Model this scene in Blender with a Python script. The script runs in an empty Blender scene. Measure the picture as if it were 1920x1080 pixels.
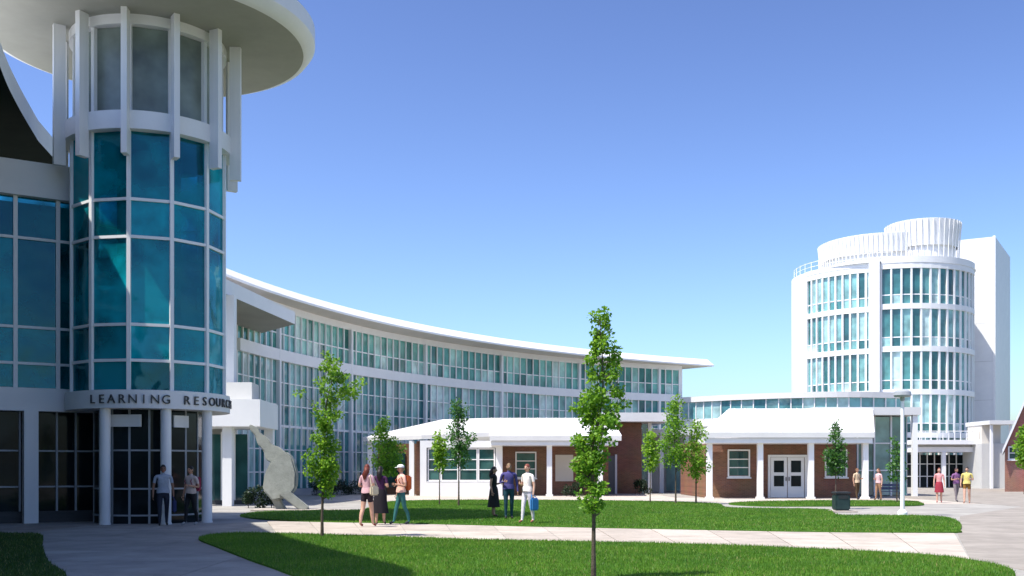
import bpy, bmesh, math, random
import numpy as np
from mathutils import Vector, Matrix
R = math.radians
random.seed(7); rng = np.random.default_rng(7)
scene = bpy.context.scene
COL = scene.collection

# ------------------------------------------------------------------ camera, sky, sun, exposure
EYE = 1.6; F = 2000.0; HOR = 882.0          # focal length and horizon in pixels of the 1920 px wide photograph
cam = bpy.data.cameras.new('camera'); cam_o = bpy.data.objects.new('camera', cam); COL.objects.link(cam_o)
cam_o.location = (0, 0, EYE); cam_o.rotation_euler = (R(90), 0, 0)
cam.sensor_width = 36; cam.lens = 36 * F / 1920; cam.shift_y = (HOR - 540) / 1920
cam.clip_start = .1; cam.clip_end = 6000
scene.camera = cam_o
SUN_EL = 62.0
SUN_TRAVEL = Vector((.85, .52, 0)).normalized()          # where shadows fall
world = bpy.data.worlds.new('World'); scene.world = world; world.use_nodes = True
wn = world.node_tree; wn.nodes.clear()
w_out = wn.nodes.new('ShaderNodeOutputWorld'); w_bg = wn.nodes.new('ShaderNodeBackground')
w_sky = wn.nodes.new('ShaderNodeTexSky'); w_sky.sky_type = 'NISHITA'; w_sky.sun_disc = False
w_sky.sun_elevation = R(SUN_EL); w_sky.sun_rotation = math.atan2(-SUN_TRAVEL.x, -SUN_TRAVEL.y)
w_sky.air_density = 1.0; w_sky.dust_density = 1.3; w_sky.ozone_density = 4.0
w_bg.inputs['Strength'].default_value = .14
w_hs = wn.nodes.new('ShaderNodeHueSaturation'); w_hs.inputs['Saturation'].default_value = .9; w_hs.inputs['Hue'].default_value = .5025
w_a = wn.nodes.new('ShaderNodeVectorMath'); w_a.operation = 'SCALE'; w_a.inputs['Scale'].default_value = 1 / 5
w_g = wn.nodes.new('ShaderNodeGamma'); w_g.inputs['Gamma'].default_value = 1.7          # film contrast of the whole sky
w_b = wn.nodes.new('ShaderNodeVectorMath'); w_b.operation = 'SCALE'; w_b.inputs['Scale'].default_value = 5
wn.links.new(w_sky.outputs[0], w_a.inputs[0]); wn.links.new(w_a.outputs[0], w_g.inputs['Color']); wn.links.new(w_g.outputs[0], w_b.inputs[0])
wn.links.new(w_b.outputs[0], w_hs.inputs['Color']); wn.links.new(w_hs.outputs[0], w_bg.inputs['Color']); wn.links.new(w_bg.outputs[0], w_out.inputs[0])
sun = bpy.data.lights.new('sun', 'SUN'); sun.energy = 4.2; sun.angle = R(.55); sun.color = (1, .95, .86)
sun_o = bpy.data.objects.new('sun', sun); COL.objects.link(sun_o)
d = Vector((SUN_TRAVEL.x * math.cos(R(SUN_EL)), SUN_TRAVEL.y * math.cos(R(SUN_EL)), -math.sin(R(SUN_EL))))
sun_o.rotation_euler = d.to_track_quat('-Z', 'Y').to_euler(); sun_o.location = (-30, -20, 60)
scene.view_settings.view_transform = 'Standard'; scene.view_settings.look = 'None'
scene.view_settings.gamma = 1; scene.view_settings.exposure = 0.8

# ------------------------------------------------------------------ materials
MATS = {}
def principled(name, col, rough=.6, spec=.4, metal=0, ior=1.45):
    m = bpy.data.materials.new(name); m.use_nodes = True; MATS[name] = m
    b = m.node_tree.nodes['Principled BSDF']
    b.inputs['Base Color'].default_value = (*col, 1); b.inputs['Roughness'].default_value = rough
    b.inputs['Specular IOR Level'].default_value = spec; b.inputs['Metallic'].default_value = metal; b.inputs['IOR'].default_value = ior
    return m, m.node_tree, b
def noisy(name, c1, c2, scale=3, rough=.7, bump=.0, bscale=40, spec=.3, detail=6, c3=None):
    """two-tone mottled surface with fine relief"""
    m, nt, b = principled(name, c1, rough, spec)
    tc = nt.nodes.new('ShaderNodeTexCoord'); nz = nt.nodes.new('ShaderNodeTexNoise')
    nz.inputs['Scale'].default_value = scale; nz.inputs['Detail'].default_value = detail; nz.inputs['Roughness'].default_value = .65
    nt.links.new(tc.outputs['Object'], nz.inputs['Vector'])
    cr = nt.nodes.new('ShaderNodeValToRGB'); e = cr.color_ramp.elements
    e[0].position = .32; e[0].color = (*c1, 1); e[1].position = .68; e[1].color = (*c2, 1)
    if c3: k = e.new(.5); k.color = (*c3, 1)
    nt.links.new(nz.outputs['Fac'], cr.inputs['Fac']); nt.links.new(cr.outputs['Color'], b.inputs['Base Color'])
    if bump:
        n2 = nt.nodes.new('ShaderNodeTexNoise'); n2.inputs['Scale'].default_value = bscale; n2.inputs['Detail'].default_value = 4
        nt.links.new(tc.outputs['Object'], n2.inputs['Vector'])
        bp = nt.nodes.new('ShaderNodeBump'); bp.inputs['Strength'].default_value = bump; bp.inputs['Distance'].default_value = .02
        nt.links.new(n2.outputs['Fac'], bp.inputs['Height']); nt.links.new(bp.outputs['Normal'], b.inputs['Normal'])
    return m
noisy('white_panel', (.74, .74, .74), (.8, .8, .79), .8, .45, .05, 20, .4)
noisy('pale_panel', (.66, .67, .68), (.73, .735, .74), .8, .45, .05, 20, .4)
noisy('pale_paint', (.74, .75, .76), (.8, .805, .81), 2, .4)
noisy('white_paint', (.78, .78, .77), (.82, .82, .81), 2, .4)
noisy('white_roof', (.6, .595, .58), (.68, .675, .66), .5, .5, .04, 12)
noisy('grey_panel', (.5, .5, .48), (.56, .555, .53), .7, .55, .05, 15)
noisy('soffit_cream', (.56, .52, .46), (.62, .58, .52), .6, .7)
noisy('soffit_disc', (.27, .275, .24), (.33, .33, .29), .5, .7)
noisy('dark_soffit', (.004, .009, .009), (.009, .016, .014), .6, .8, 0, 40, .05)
noisy('interior_dark', (.015, .02, .022), (.03, .035, .036), 1, .8)
noisy('interior_mid', (.12, .13, .13), (.18, .19, .19), 1, .8)
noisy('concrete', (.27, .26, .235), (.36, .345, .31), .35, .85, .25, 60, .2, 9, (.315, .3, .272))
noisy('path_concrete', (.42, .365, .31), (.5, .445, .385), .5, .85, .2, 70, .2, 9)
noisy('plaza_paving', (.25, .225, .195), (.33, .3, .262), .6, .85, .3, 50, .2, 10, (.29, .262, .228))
noisy('ground_soil', (.09, .12, .045), (.16, .16, .08), .05, .95)
noisy('lawn_turf', (.04, .11, .012), (.075, .17, .02), .35, .95, .5, 90, .1, 8)
noisy('lawn_turf_shaded', (.022, .055, .012), (.04, .085, .018), .35, .95, .5, 90, .1, 8)  # same turf for the corner lawn, with its shade put into the colour
noisy('bark', (.06, .045, .033), (.13, .10, .075), 9, .9, .6, 60)
noisy('stone_grey', (.24, .25, .22), (.34, .35, .31), 3, .8, .5, 25, .3, 9)
noisy('dark_metal', (.03, .035, .04), (.05, .055, .06), 4, .5)
noisy('bin_green', (.012, .03, .03), (.02, .045, .042), 4, .5)
noisy('lamp_grey', (.3, .32, .34), (.36, .38, .4), 4, .4)
noisy('roof_shingle', (.12, .09, .08), (.2, .15, .13), 3, .9, .4, 30)
noisy('sign_letter', (.045, .05, .055), (.06, .065, .07), 3, .4)

def brick_mat(name, a, b2, mortar):
    m, nt, b = principled(name, a, .85, .2)
    tc = nt.nodes.new('ShaderNodeTexCoord'); mp = nt.nodes.new('ShaderNodeMapping'); mp.inputs['Rotation'].default_value = (R(90), 0, 0)
    br = nt.nodes.new('ShaderNodeTexBrick'); br.inputs['Scale'].default_value = 1
    br.inputs['Brick Width'].default_value = .22; br.inputs['Row Height'].default_value = .075; br.inputs['Mortar Size'].default_value = .008
    br.inputs['Color1'].default_value = (*a, 1); br.inputs['Color2'].default_value = (*b2, 1); br.inputs['Mortar'].default_value = (*mortar, 1)
    nt.links.new(tc.outputs['Object'], mp.inputs['Vector']); nt.links.new(mp.outputs['Vector'], br.inputs['Vector'])
    nz = nt.nodes.new('ShaderNodeTexNoise'); nz.inputs['Scale'].default_value = .7; nz.inputs['Detail'].default_value = 5
    nt.links.new(tc.outputs['Object'], nz.inputs['Vector'])
    mx = nt.nodes.new('ShaderNodeMixRGB'); mx.blend_type = 'MULTIPLY'; mx.inputs['Fac'].default_value = .5
    nt.links.new(br.outputs['Color'], mx.inputs[1]); nt.links.new(nz.outputs['Color'], mx.inputs[2])
    hs = nt.nodes.new('ShaderNodeHueSaturation'); hs.inputs['Value'].default_value = 1.35; hs.inputs['Saturation'].default_value = .95
    nt.links.new(mx.outputs[0], hs.inputs['Color']); nt.links.new(hs.outputs[0], b.inputs['Base Color'])
    bp = nt.nodes.new('ShaderNodeBump'); bp.inputs['Strength'].default_value = .5; bp.inputs['Distance'].default_value = .01; bp.invert = True
    nt.links.new(br.outputs['Fac'], bp.inputs['Height']); nt.links.new(bp.outputs['Normal'], b.inputs['Normal'])
def vary(name, lo, hi):
    nt = MATS[name].node_tree; b = nt.nodes['Principled BSDF']; src = b.inputs['Base Color'].links[0].from_socket
    oi = nt.nodes.new('ShaderNodeObjectInfo'); mr = nt.nodes.new('ShaderNodeMapRange'); mr.inputs['To Min'].default_value = lo; mr.inputs['To Max'].default_value = hi
    nt.links.new(oi.outputs['Random'], mr.inputs['Value']); vm = nt.nodes.new('ShaderNodeVectorMath'); vm.operation = 'SCALE'
    # stains: large soft blotches in world position
    geo = nt.nodes.new('ShaderNodeNewGeometry'); nz = nt.nodes.new('ShaderNodeTexNoise'); nz.inputs['Scale'].default_value = .9; nz.inputs['Detail'].default_value = 8; nz.inputs['Roughness'].default_value = .7
    nt.links.new(geo.outputs['Position'], nz.inputs['Vector']); m2 = nt.nodes.new('ShaderNodeMapRange'); m2.inputs['From Min'].default_value = .35; m2.inputs['From Max'].default_value = .6; m2.inputs['To Min'].default_value = .78; m2.inputs['To Max'].default_value = 1.04
    nt.links.new(nz.outputs['Fac'], m2.inputs['Value']); mm = nt.nodes.new('ShaderNodeMath'); mm.operation = 'MULTIPLY'; nt.links.new(mr.outputs[0], mm.inputs[0]); nt.links.new(m2.outputs[0], mm.inputs[1])
    nt.links.new(src, vm.inputs[0]); nt.links.new(mm.outputs[0], vm.inputs['Scale']); nt.links.new(vm.outputs[0], b.inputs['Base Color'])
vary('path_concrete', .86, 1.04); vary('concrete', .85, 1.05); vary('plaza_paving', .97, 1.0)
brick_mat('brick', (.25, .105, .058), (.18, .078, .045), (.22, .17, .13))
brick_mat('brick_red', (.36, .12, .08), (.28, .09, .06), (.3, .24, .2))

def glass_mat(name, stops, rough=.04, ior=1.9, wav=.02):
    """tinted reflecting glass, each pane its own tint (blinds, lit rooms behind)"""
    m, nt, b = principled(name, stops[0][1], rough, .5, 0, ior)
    oi = nt.nodes.new('ShaderNodeObjectInfo'); cr = nt.nodes.new('ShaderNodeValToRGB'); cr.color_ramp.interpolation = 'LINEAR'
    e = cr.color_ramp.elements
    e[0].position, e[0].color = stops[0][0], (*stops[0][1], 1); e[1].position, e[1].color = stops[-1][0], (*stops[-1][1], 1)
    for p, c in stops[1:-1]: k = e.new(p); k.color = (*c, 1)
    nt.links.new(oi.outputs['Random'], cr.inputs['Fac'])
    tc = nt.nodes.new('ShaderNodeTexCoord'); nz = nt.nodes.new('ShaderNodeTexNoise'); nz.inputs['Scale'].default_value = .9; nz.inputs['Detail'].default_value = 3
    geo = nt.nodes.new('ShaderNodeNewGeometry'); nt.links.new(geo.outputs['Position'], nz.inputs['Vector'])
    mr = nt.nodes.new('ShaderNodeMapRange'); mr.inputs['From Min'].default_value = .3; mr.inputs['From Max'].default_value = .7; mr.inputs['To Min'].default_value = .55; mr.inputs['To Max'].default_value = 1.25
    nt.links.new(nz.outputs['Fac'], mr.inputs['Value'])
    vm = nt.nodes.new('ShaderNodeVectorMath'); vm.operation = 'SCALE'
    nt.links.new(cr.outputs['Color'], vm.inputs[0]); nt.links.new(mr.outputs[0], vm.inputs['Scale']); nt.links.new(vm.outputs[0], b.inputs['Base Color'])
    bp = nt.nodes.new('ShaderNodeBump'); bp.inputs['Strength'].default_value = wav; bp.inputs['Distance'].default_value = .3
    nt.links.new(nz.outputs['Fac'], bp.inputs['Height']); nt.links.new(bp.outputs['Normal'], b.inputs['Normal'])
    return m
glass_mat('glass_teal', [(0, (.02, .07, .09)), (.5, (.035, .14, .15)), (.75, (.09, .26, .25)), (1, (.3, .46, .44))])
glass_mat('glass_arc_top', [(0, (.02, .13, .11)), (.4, (.07, .3, .25)), (.7, (.22, .5, .43)), (1, (.55, .72, .66))], ior=1.5)
glass_mat('glass_arc_low', [(0, (.02, .13, .15)), (.4, (.08, .28, .27)), (.7, (.26, .46, .44)), (1, (.55, .68, .66))], ior=1.5)
glass_mat('glass_tower', [(0, (.02, .1, .11)), (.45, (.07, .24, .24)), (.75, (.24, .46, .45)), (1, (.5, .66, .64))], ior=1.6)
glass_mat('glass_bridge', [(0, (.05, .2, .24)), (.5, (.14, .36, .38)), (1, (.36, .55, .56))])
glass_mat('glass_grey', [(0, (.13, .17, .155)), (1, (.2, .24, .22))], .2, 1.4)
glass_mat('glass_dark', [(0, (.006, .01, .012)), (1, (.02, .03, .035))], .06, 1.25)
glass_mat('glass_window', [(0, (.015, .06, .06)), (1, (.05, .14, .13))], .05, 1.6)

def glass_clear(name, tint, body, see=.45, ior=1.6):
    m = bpy.data.materials.new(name); m.use_nodes = True; MATS[name] = m; nt = m.node_tree; nt.nodes.clear()
    out = nt.nodes.new('ShaderNodeOutputMaterial'); tr = nt.nodes.new('ShaderNodeBsdfTransparent'); tr.inputs[0].default_value = (*tint, 1)
    df = nt.nodes.new('ShaderNodeBsdfDiffuse'); gl = nt.nodes.new('ShaderNodeBsdfGlossy'); gl.inputs['Roughness'].default_value = .03
    gl.inputs[0].default_value = (.45, .88, 1, 1)
    oi = nt.nodes.new('ShaderNodeObjectInfo'); cr = nt.nodes.new('ShaderNodeValToRGB')
    cr.color_ramp.elements[0].color = (*[c * .3 for c in body], 1); cr.color_ramp.elements[1].color = (*body, 1)
    nt.links.new(oi.outputs['Random'], cr.inputs[0]); nt.links.new(cr.outputs[0], df.inputs[0])
    m1 = nt.nodes.new('ShaderNodeMixShader')
    n3 = nt.nodes.new('ShaderNodeTexNoise'); n3.inputs['Scale'].default_value = .55; n3.inputs['Detail'].default_value = 5; g3 = nt.nodes.new('ShaderNodeNewGeometry'); r3 = nt.nodes.new('ShaderNodeMapRange')
    r3.inputs['From Min'].default_value = .4; r3.inputs['From Max'].default_value = .62; r3.inputs['To Min'].default_value = see - .35; r3.inputs['To Max'].default_value = see + .42
    nt.links.new(g3.outputs['Position'], n3.inputs['Vector']); nt.links.new(n3.outputs['Fac'], r3.inputs['Value']); nt.links.new(r3.outputs[0], m1.inputs[0])
    nt.links.new(df.outputs[0], m1.inputs[1]); nt.links.new(tr.outputs[0], m1.inputs[2])
    fr = nt.nodes.new('ShaderNodeFresnel'); fr.inputs[0].default_value = ior
    nz = nt.nodes.new('ShaderNodeTexNoise'); nz.inputs['Scale'].default_value = .7; geo = nt.nodes.new('ShaderNodeNewGeometry')
    nt.links.new(geo.outputs['Position'], nz.inputs['Vector'])
    bp = nt.nodes.new('ShaderNodeBump'); bp.inputs['Strength'].default_value = .12; bp.inputs['Distance'].default_value = .3
    nt.links.new(nz.outputs['Fac'], bp.inputs['Height']); nt.links.new(bp.outputs['Normal'], gl.inputs['Normal'])
    m2 = nt.nodes.new('ShaderNodeMixShader'); nt.links.new(fr.outputs[0], m2.inputs[0]); nt.links.new(m1.outputs[0], m2.inputs[1]); nt.links.new(gl.outputs[0], m2.inputs[2])
    nt.links.new(m2.outputs[0], out.inputs[0])
glass_clear('glass_rotunda', (.22, .72, .8), (.004, .42, .52), .45, 1.55)

def leaf_mat(name, c1, c2, trans=.35):
    m = bpy.data.materials.new(name); m.use_nodes = True; MATS[name] = m; nt = m.node_tree; nt.nodes.clear()
    out = nt.nodes.new('ShaderNodeOutputMaterial'); b = nt.nodes.new('ShaderNodeBsdfPrincipled'); t = nt.nodes.new('ShaderNodeBsdfTranslucent'); mx = nt.nodes.new('ShaderNodeMixShader')
    b.inputs['Roughness'].default_value = .5; b.inputs['Specular IOR Level'].default_value = .35
    geo = nt.nodes.new('ShaderNodeNewGeometry'); cr = nt.nodes.new('ShaderNodeValToRGB')
    cr.color_ramp.elements[0].color = (*c1, 1); cr.color_ramp.elements[1].color = (*c2, 1)
    nt.links.new(geo.outputs['Random Per Island'], cr.inputs[0]); nt.links.new(cr.outputs[0], b.inputs['Base Color'])
    hs = nt.nodes.new('ShaderNodeHueSaturation'); hs.inputs['Value'].default_value = 1.5; hs.inputs['Hue'].default_value = .485
    nt.links.new(cr.outputs[0], hs.inputs['Color']); nt.links.new(hs.outputs[0], t.inputs[0])
    mx.inputs[0].default_value = trans
    nt.links.new(b.outputs[0], mx.inputs[1]); nt.links.new(t.outputs[0], mx.inputs[2]); nt.links.new(mx.outputs[0], out.inputs[0])
leaf_mat('leaf_maple', (.06, .18, .012), (.24, .44, .04), .5)
leaf_mat('leaf_lime', (.12, .26, .015), (.28, .46, .05), .5)
leaf_mat('leaf_deep', (.025, .1, .018), (.085, .22, .035), .4)
leaf_mat('leaf_shrub', (.008, .025, .01), (.025, .05, .018), .15)
leaf_mat('grass_blade', (.055, .16, .012), (.15, .32, .03), .35)
leaf_mat('grass_blade_shaded', (.022, .065, .01), (.06, .13, .02), .3)  # darker copy of the blades, shade of the corner lawn painted in
def patchy(name):
    nt = MATS[name].node_tree; b = [n for n in nt.nodes if n.type == 'BSDF_PRINCIPLED'][0]; src = b.inputs['Base Color'].links[0].from_socket
    geo = nt.nodes.new('ShaderNodeNewGeometry'); nz = nt.nodes.new('ShaderNodeTexNoise'); nz.inputs['Scale'].default_value = .55; nz.inputs['Detail'].default_value = 5
    nt.links.new(geo.outputs['Position'], nz.inputs['Vector']); cr = nt.nodes.new('ShaderNodeValToRGB'); e = cr.color_ramp.elements
    e[0].position = .36; e[0].color = (.62, .72, .75, 1); e[1].position = .64; e[1].color = (1.35, 1.1, 1.1, 1)
    nt.links.new(nz.outputs['Fac'], cr.inputs[0]); mx = nt.nodes.new('ShaderNodeMixRGB'); mx.blend_type = 'MULTIPLY'; mx.inputs[0].default_value = 1
    nt.links.new(src, mx.inputs[1]); nt.links.new(cr.outputs[0], mx.inputs[2])
    rp_ = nt.nodes.new('ShaderNodeMath'); rp_.operation = 'GREATER_THAN'; rp_.inputs[1].default_value = .93; nt.links.new(geo.outputs['Random Per Island'], rp_.inputs[0])
    m2 = nt.nodes.new('ShaderNodeMixRGB'); m2.inputs[2].default_value = (.3, .26, .1, 1); nt.links.new(rp_.outputs[0], m2.inputs[0]); nt.links.new(mx.outputs[0], m2.inputs[1]); nt.links.new(m2.outputs[0], b.inputs['Base Color'])
patchy('grass_blade'); patchy('grass_blade_shaded')
_cc = {}
def colour(c, rough=.8):
    k = tuple(round(x, 3) for x in c) + (rough,)
    if k not in _cc: _cc[k] = noisy('cloth_%02d' % len(_cc), tuple(x * .85 for x in c), tuple(min(1, x * 1.1) for x in c), 14, rough, .15, 120)
    return _cc[k]
def mat(m): return MATS[m] if isinstance(m, str) else m

# ------------------------------------------------------------------ mesh helpers
def wloc(p):
    v = Vector((0, 0, 0))
    while p is not None: v += p.location; p = p.parent
    return v
def tag(o, label, cat=None, group=None, kind=None):
    if label: o['label'] = label
    if cat: o['category'] = cat
    if group: o['group'] = group
    if kind: o['kind'] = kind
    return o
def thing(name, label, cat, loc=(0, 0, 0), rz=0, group=None):
    o = bpy.data.objects.new(name, None); COL.objects.link(o); o.location = loc; o.rotation_euler = (0, 0, rz); o.empty_display_size = .2
    return tag(o, label, cat, group)
class MB:
    """collects shapes in world coordinates; build() links them as one mesh"""
    def __init__(s): s.v = []; s.f = []
    def add(s, vs, fs):
        n = len(s.v); s.v += [tuple(v) for v in vs]; s.f += [tuple(i + n for i in f) for f in fs]; return s
    def box(s, c, size, rz=0):
        x, y, z = [q / 2 for q in size]; ca, sa = math.cos(rz), math.sin(rz); vs = []
        for dx, dy, dz in ((-x, -y, -z), (x, -y, -z), (x, y, -z), (-x, y, -z), (-x, -y, z), (x, -y, z), (x, y, z), (-x, y, z)):
            vs.append((c[0] + dx * ca - dy * sa, c[1] + dx * sa + dy * ca, c[2] + dz))
        return s.add(vs, [(3, 2, 1, 0), (4, 5, 6, 7), (0, 1, 5, 4), (1, 2, 6, 5), (2, 3, 7, 6), (3, 0, 4, 7)])
    def prism(s, poly, z0, z1):
        n = len(poly); a = sum(poly[i][0] * poly[(i + 1) % n][1] - poly[(i + 1) % n][0] * poly[i][1] for i in range(n))
        if a < 0: poly = poly[::-1]
        vs = [(p[0], p[1], z0) for p in poly] + [(p[0], p[1], z1) for p in poly]
        return s.add(vs, [tuple(range(n))[::-1], tuple(range(n, 2 * n))] + [(i, (i + 1) % n, n + (i + 1) % n, n + i) for i in range(n)])
    def band(s, c, r0, r1, z0, z1, a0, a1, n):
        """ring sector, angles in degrees"""
        for i in range(n):
            p = [R(a0 + (a1 - a0) * k / n) for k in (i, i + 1)]
            P = lambda r, a, z: (c[0] + r * math.cos(a), c[1] + r * math.sin(a), z)
            vs = [P(r0, p[0], z0), P(r1, p[0], z0), P(r1, p[1], z0), P(r0, p[1], z0), P(r0, p[0], z1), P(r1, p[0], z1), P(r1, p[1], z1), P(r0, p[1], z1)]
            fs = [(3, 2, 1, 0), (4, 5, 6, 7), (1, 2, 6, 5), (3, 0, 4, 7)]
            if i == 0: fs.append((0, 1, 5, 4))
            if i == n - 1: fs.append((2, 3, 7, 6))
            s.add(vs, fs)
        return s
    def lathe(s, c, prof, n=32, a0=0, a1=360):
        full = abs(a1 - a0) >= 360; m = n if full else n + 1; vs = []; fs = []
        for k in range(m):
            a = R(a0 + (a1 - a0) * k / n)
            for r, z in prof: vs.append((c[0] + r * math.cos(a), c[1] + r * math.sin(a), z))
        L = len(prof)
        for k in range(n):
            k2 = (k + 1) % m
            for j in range(L - 1): fs.append((k * L + j, k2 * L + j, k2 * L + j + 1, k * L + j + 1))
        return s.add(vs, fs)
    def tube(s, pts, rad, n=8, cap=True):
        pts = [Vector(p) for p in pts]; vs = []; fs = []
        if not hasattr(rad, '__len__'): rad = [rad] * len(pts)
        for i, p in enumerate(pts):
            t = (pts[min(i + 1, len(pts) - 1)] - pts[max(i - 1, 0)]).normalized()
            u = t.cross(Vector((0, 1, 0)) if abs(t.y) < .9 else Vector((1, 0, 0))).normalized(); w = t.cross(u)
            for k in range(n):
                a = 2 * math.pi * k / n; vs.append(p + (u * math.cos(a) + w * math.sin(a)) * rad[i])
        for i in range(len(pts) - 1):
            for k in range(n): fs.append((i * n + k, i * n + (k + 1) % n, (i + 1) * n + (k + 1) % n, (i + 1) * n + k))
        if cap: fs += [tuple(range(n))[::-1], tuple((len(pts) - 1) * n + k for k in range(n))]
        return s.add(vs, fs)
    def build(s, name, m, parent=None, smooth=False, label=None, bevel=0):
        off = wloc(parent)
        me = bpy.data.meshes.new(name); me.from_pydata([(v[0] - off.x, v[1] - off.y, v[2] - off.z) for v in s.v], [], s.f)
        if isinstance(m, (list, tuple)):
            for q in m: me.materials.append(mat(q))
        else: me.materials.append(mat(m))
        bm = bmesh.new(); bm.from_mesh(me); bmesh.ops.recalc_face_normals(bm, faces=bm.faces)
        if bevel: bmesh.ops.bevel(bm, geom=bm.edges[:], offset=bevel, segments=2, affect='EDGES', clamp_overlap=True)
        bm.to_mesh(me); bm.free()
        if smooth:
            for p in me.polygons: p.use_smooth = True
            if hasattr(me, 'set_sharp_from_angle'): me.set_sharp_from_angle(angle=R(35))
        o = bpy.data.objects.new(name, me); COL.objects.link(o); o.parent = parent
        if label: o['label'] = label
        return o
_cubes = {}
def cube(name, m, parent, c, size, rz=0):
    """one box-shaped piece sharing its mesh with all alike pieces"""
    if m not in _cubes:
        b = MB().box((0, 0, 0), (1, 1, 1)); me = bpy.data.meshes.new('piece'); me.from_pydata(b.v, [], b.f); me.materials.append(mat(m)); _cubes[m] = me
    o = bpy.data.objects.new(name, _cubes[m]); COL.objects.link(o); o.parent = parent
    o.location = Vector(c) - wloc(parent); o.scale = size; o.rotation_euler = (0, 0, rz)
    return o
def G(px, py):
    """ground point under a pixel of the photograph"""
    Y = EYE * F / (py - HOR); return ((px - 960) / F * Y, Y)
def PX(px, Y): return (px - 960) / F * Y
def ZZ(py, Y): return EYE + (HOR - py) / F * Y
def polar(c, r, deg): return (c[0] + r * math.cos(R(deg)), c[1] + r * math.sin(R(deg)))

# ------------------------------------------------------------------ ground, paving, lawns
def struct(o): o['kind'] = 'structure'; return o
struct(MB().prism([(-1500, -1500), (1500, -1500), (1500, 2500), (-1500, 2500)], -.5, -.03).build('ground', 'ground_soil'))
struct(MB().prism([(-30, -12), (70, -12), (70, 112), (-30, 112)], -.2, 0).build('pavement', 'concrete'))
def smooth_poly(pts, sub=6, closed=True):
    n = len(pts); out = []
    for i in range(n if closed else n - 1):
        p0, p1, p2, p3 = [Vector(pts[(i + k) % n] if closed else pts[min(max(i + k, 0), n - 1)]) for k in (-1, 0, 1, 2)]
        for s in range(sub):
            t = s / sub
            q = .5 * ((2 * p1) + (-p0 + p2) * t + (2 * p0 - 5 * p1 + 4 * p2 - p3) * t * t + (-p0 + 3 * p1 - 3 * p2 + p3) * t ** 3)
            out.append((q.x, q.y))
    if not closed: out.append(tuple(pts[-1]))
    return out
path_bottom = [(520, 1003), (600, 1005), (750, 1010), (900, 1015), (1200, 1021), (1400, 1027), (1640, 1038), (1760, 1046), (1820, 1054)]
path_top = [(500, 978), (600, 980), (800, 984), (1000, 989), (1200, 993), (1400, 997), (1600, 1000), (1790, 1001)]
lawnB = [G(*p) for p in [(372, 1013), (400, 1005), (450, 1002)] + path_bottom + [(1880, 1066), (1903, 1079), (1890, 1100), (1780, 1150)]] + [(5.2, 8.6), (3.5, 6.0), (.5, 5.2), (-1.6, 7)] + [G(640, 1130), G(533, 1077), G(467, 1053), G(405, 1028)]
lawnA = [G(*p) for p in [(452, 967), (500, 961), (600, 959), (680, 957), (705, 948), (745, 941), (860, 939), (1000, 939), (1200, 941), (1335, 945), (1365, 953), (1450, 955), (1548, 957), (1572, 967), (1640, 968), (1730, 969), (1780, 973), (1801, 984), (1800, 996), (1785, 1000)] + path_top[::-1][1:-1] + [(510, 976), (465, 972)]]
lawnC = [G(*p) for p in [(1366, 946), (1420, 942), (1560, 940), (1700, 941), (1728, 945), (1715, 949), (1560, 950), (1430, 950)]]
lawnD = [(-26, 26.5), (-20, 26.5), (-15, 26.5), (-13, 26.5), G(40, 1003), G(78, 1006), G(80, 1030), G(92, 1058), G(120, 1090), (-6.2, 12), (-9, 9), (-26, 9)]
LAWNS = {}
for nm, poly, m in (('lawn', lawnB, 'lawn_turf'), ('lawn', lawnA, 'lawn_turf'), ('lawn', lawnC, 'lawn_turf'), ('lawn', lawnD, 'lawn_turf_shaded')):
    sp = smooth_poly(poly, 6); LAWNS[len(LAWNS)] = sp
    struct(MB().prism(sp, -.1, .045).build(nm, m))
def inside(P, poly):
    poly = np.array(poly); x, y = P[:, 0], P[:, 1]; r = np.zeros(len(P), bool); j = len(poly) - 1
    for i in range(len(poly)):
        xi, yi = poly[i]; xj, yj = poly[j]
        c = ((yi > y) != (yj > y)) & (x < (xj - xi) * (y - yi) / (yj - yi + 1e-12) + xi); r ^= c; j = i
    return r
def grass(poly, n, h, w, m, label, ymax=60, xr=(-30, 30)):
    P = np.array(poly); lo, hi = P.min(0), P.max(0); lo[0] = max(lo[0], xr[0]); hi[0] = min(hi[0], xr[1]); hi[1] = min(hi[1], ymax)
    q = rng.uniform(lo, hi, (n, 2)); q = q[inside(q, poly)]; k = len(q)
    a = rng.uniform(0, 2 * np.pi, k); hh = h * rng.uniform(.5, 1.3, k); lean = rng.uniform(0, .7, k) * hh; b = rng.uniform(0, 2 * np.pi, k)
    V = np.zeros((k, 3, 3)); z = .043
    V[:, 0] = np.c_[q[:, 0] - np.cos(a) * w / 2, q[:, 1] - np.sin(a) * w / 2, np.full(k, z)]
    V[:, 1] = np.c_[q[:, 0] + np.cos(a) * w / 2, q[:, 1] + np.sin(a) * w / 2, np.full(k, z)]
    V[:, 2] = np.c_[q[:, 0] + np.cos(b) * lean, q[:, 1] + np.sin(b) * lean, z + hh]
    me = bpy.data.meshes.new('grass'); me.vertices.add(3 * k); me.vertices.foreach_set('co', V.ravel())
    me.loops.add(3 * k); me.loops.foreach_set('vertex_index', np.arange(3 * k)); me.polygons.add(k); me.polygons.foreach_set('loop_start', np.arange(0, 3 * k, 3)); me.polygons.foreach_set('loop_total', np.full(k, 3))
    me.update(); me.validate(); me.materials.append(mat(m))
    o = bpy.data.objects.new('grass', me); COL.objects.link(o); return tag(o, label, 'grass', kind='stuff')
grass(LAWNS[0], 330000, .05, .012, 'grass_blade', 'mown grass of the front lawn below the long pale path', xr=(-9, 13))
grass(LAWNS[1], 230000, .05, .022, 'grass_blade', 'mown grass of the long lawn between path and brick pavilions', xr=(-14, 19))
grass(LAWNS[2], 20000, .06, .03, 'grass_blade', 'narrow grass strip before the pavilion with the double door')
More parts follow.
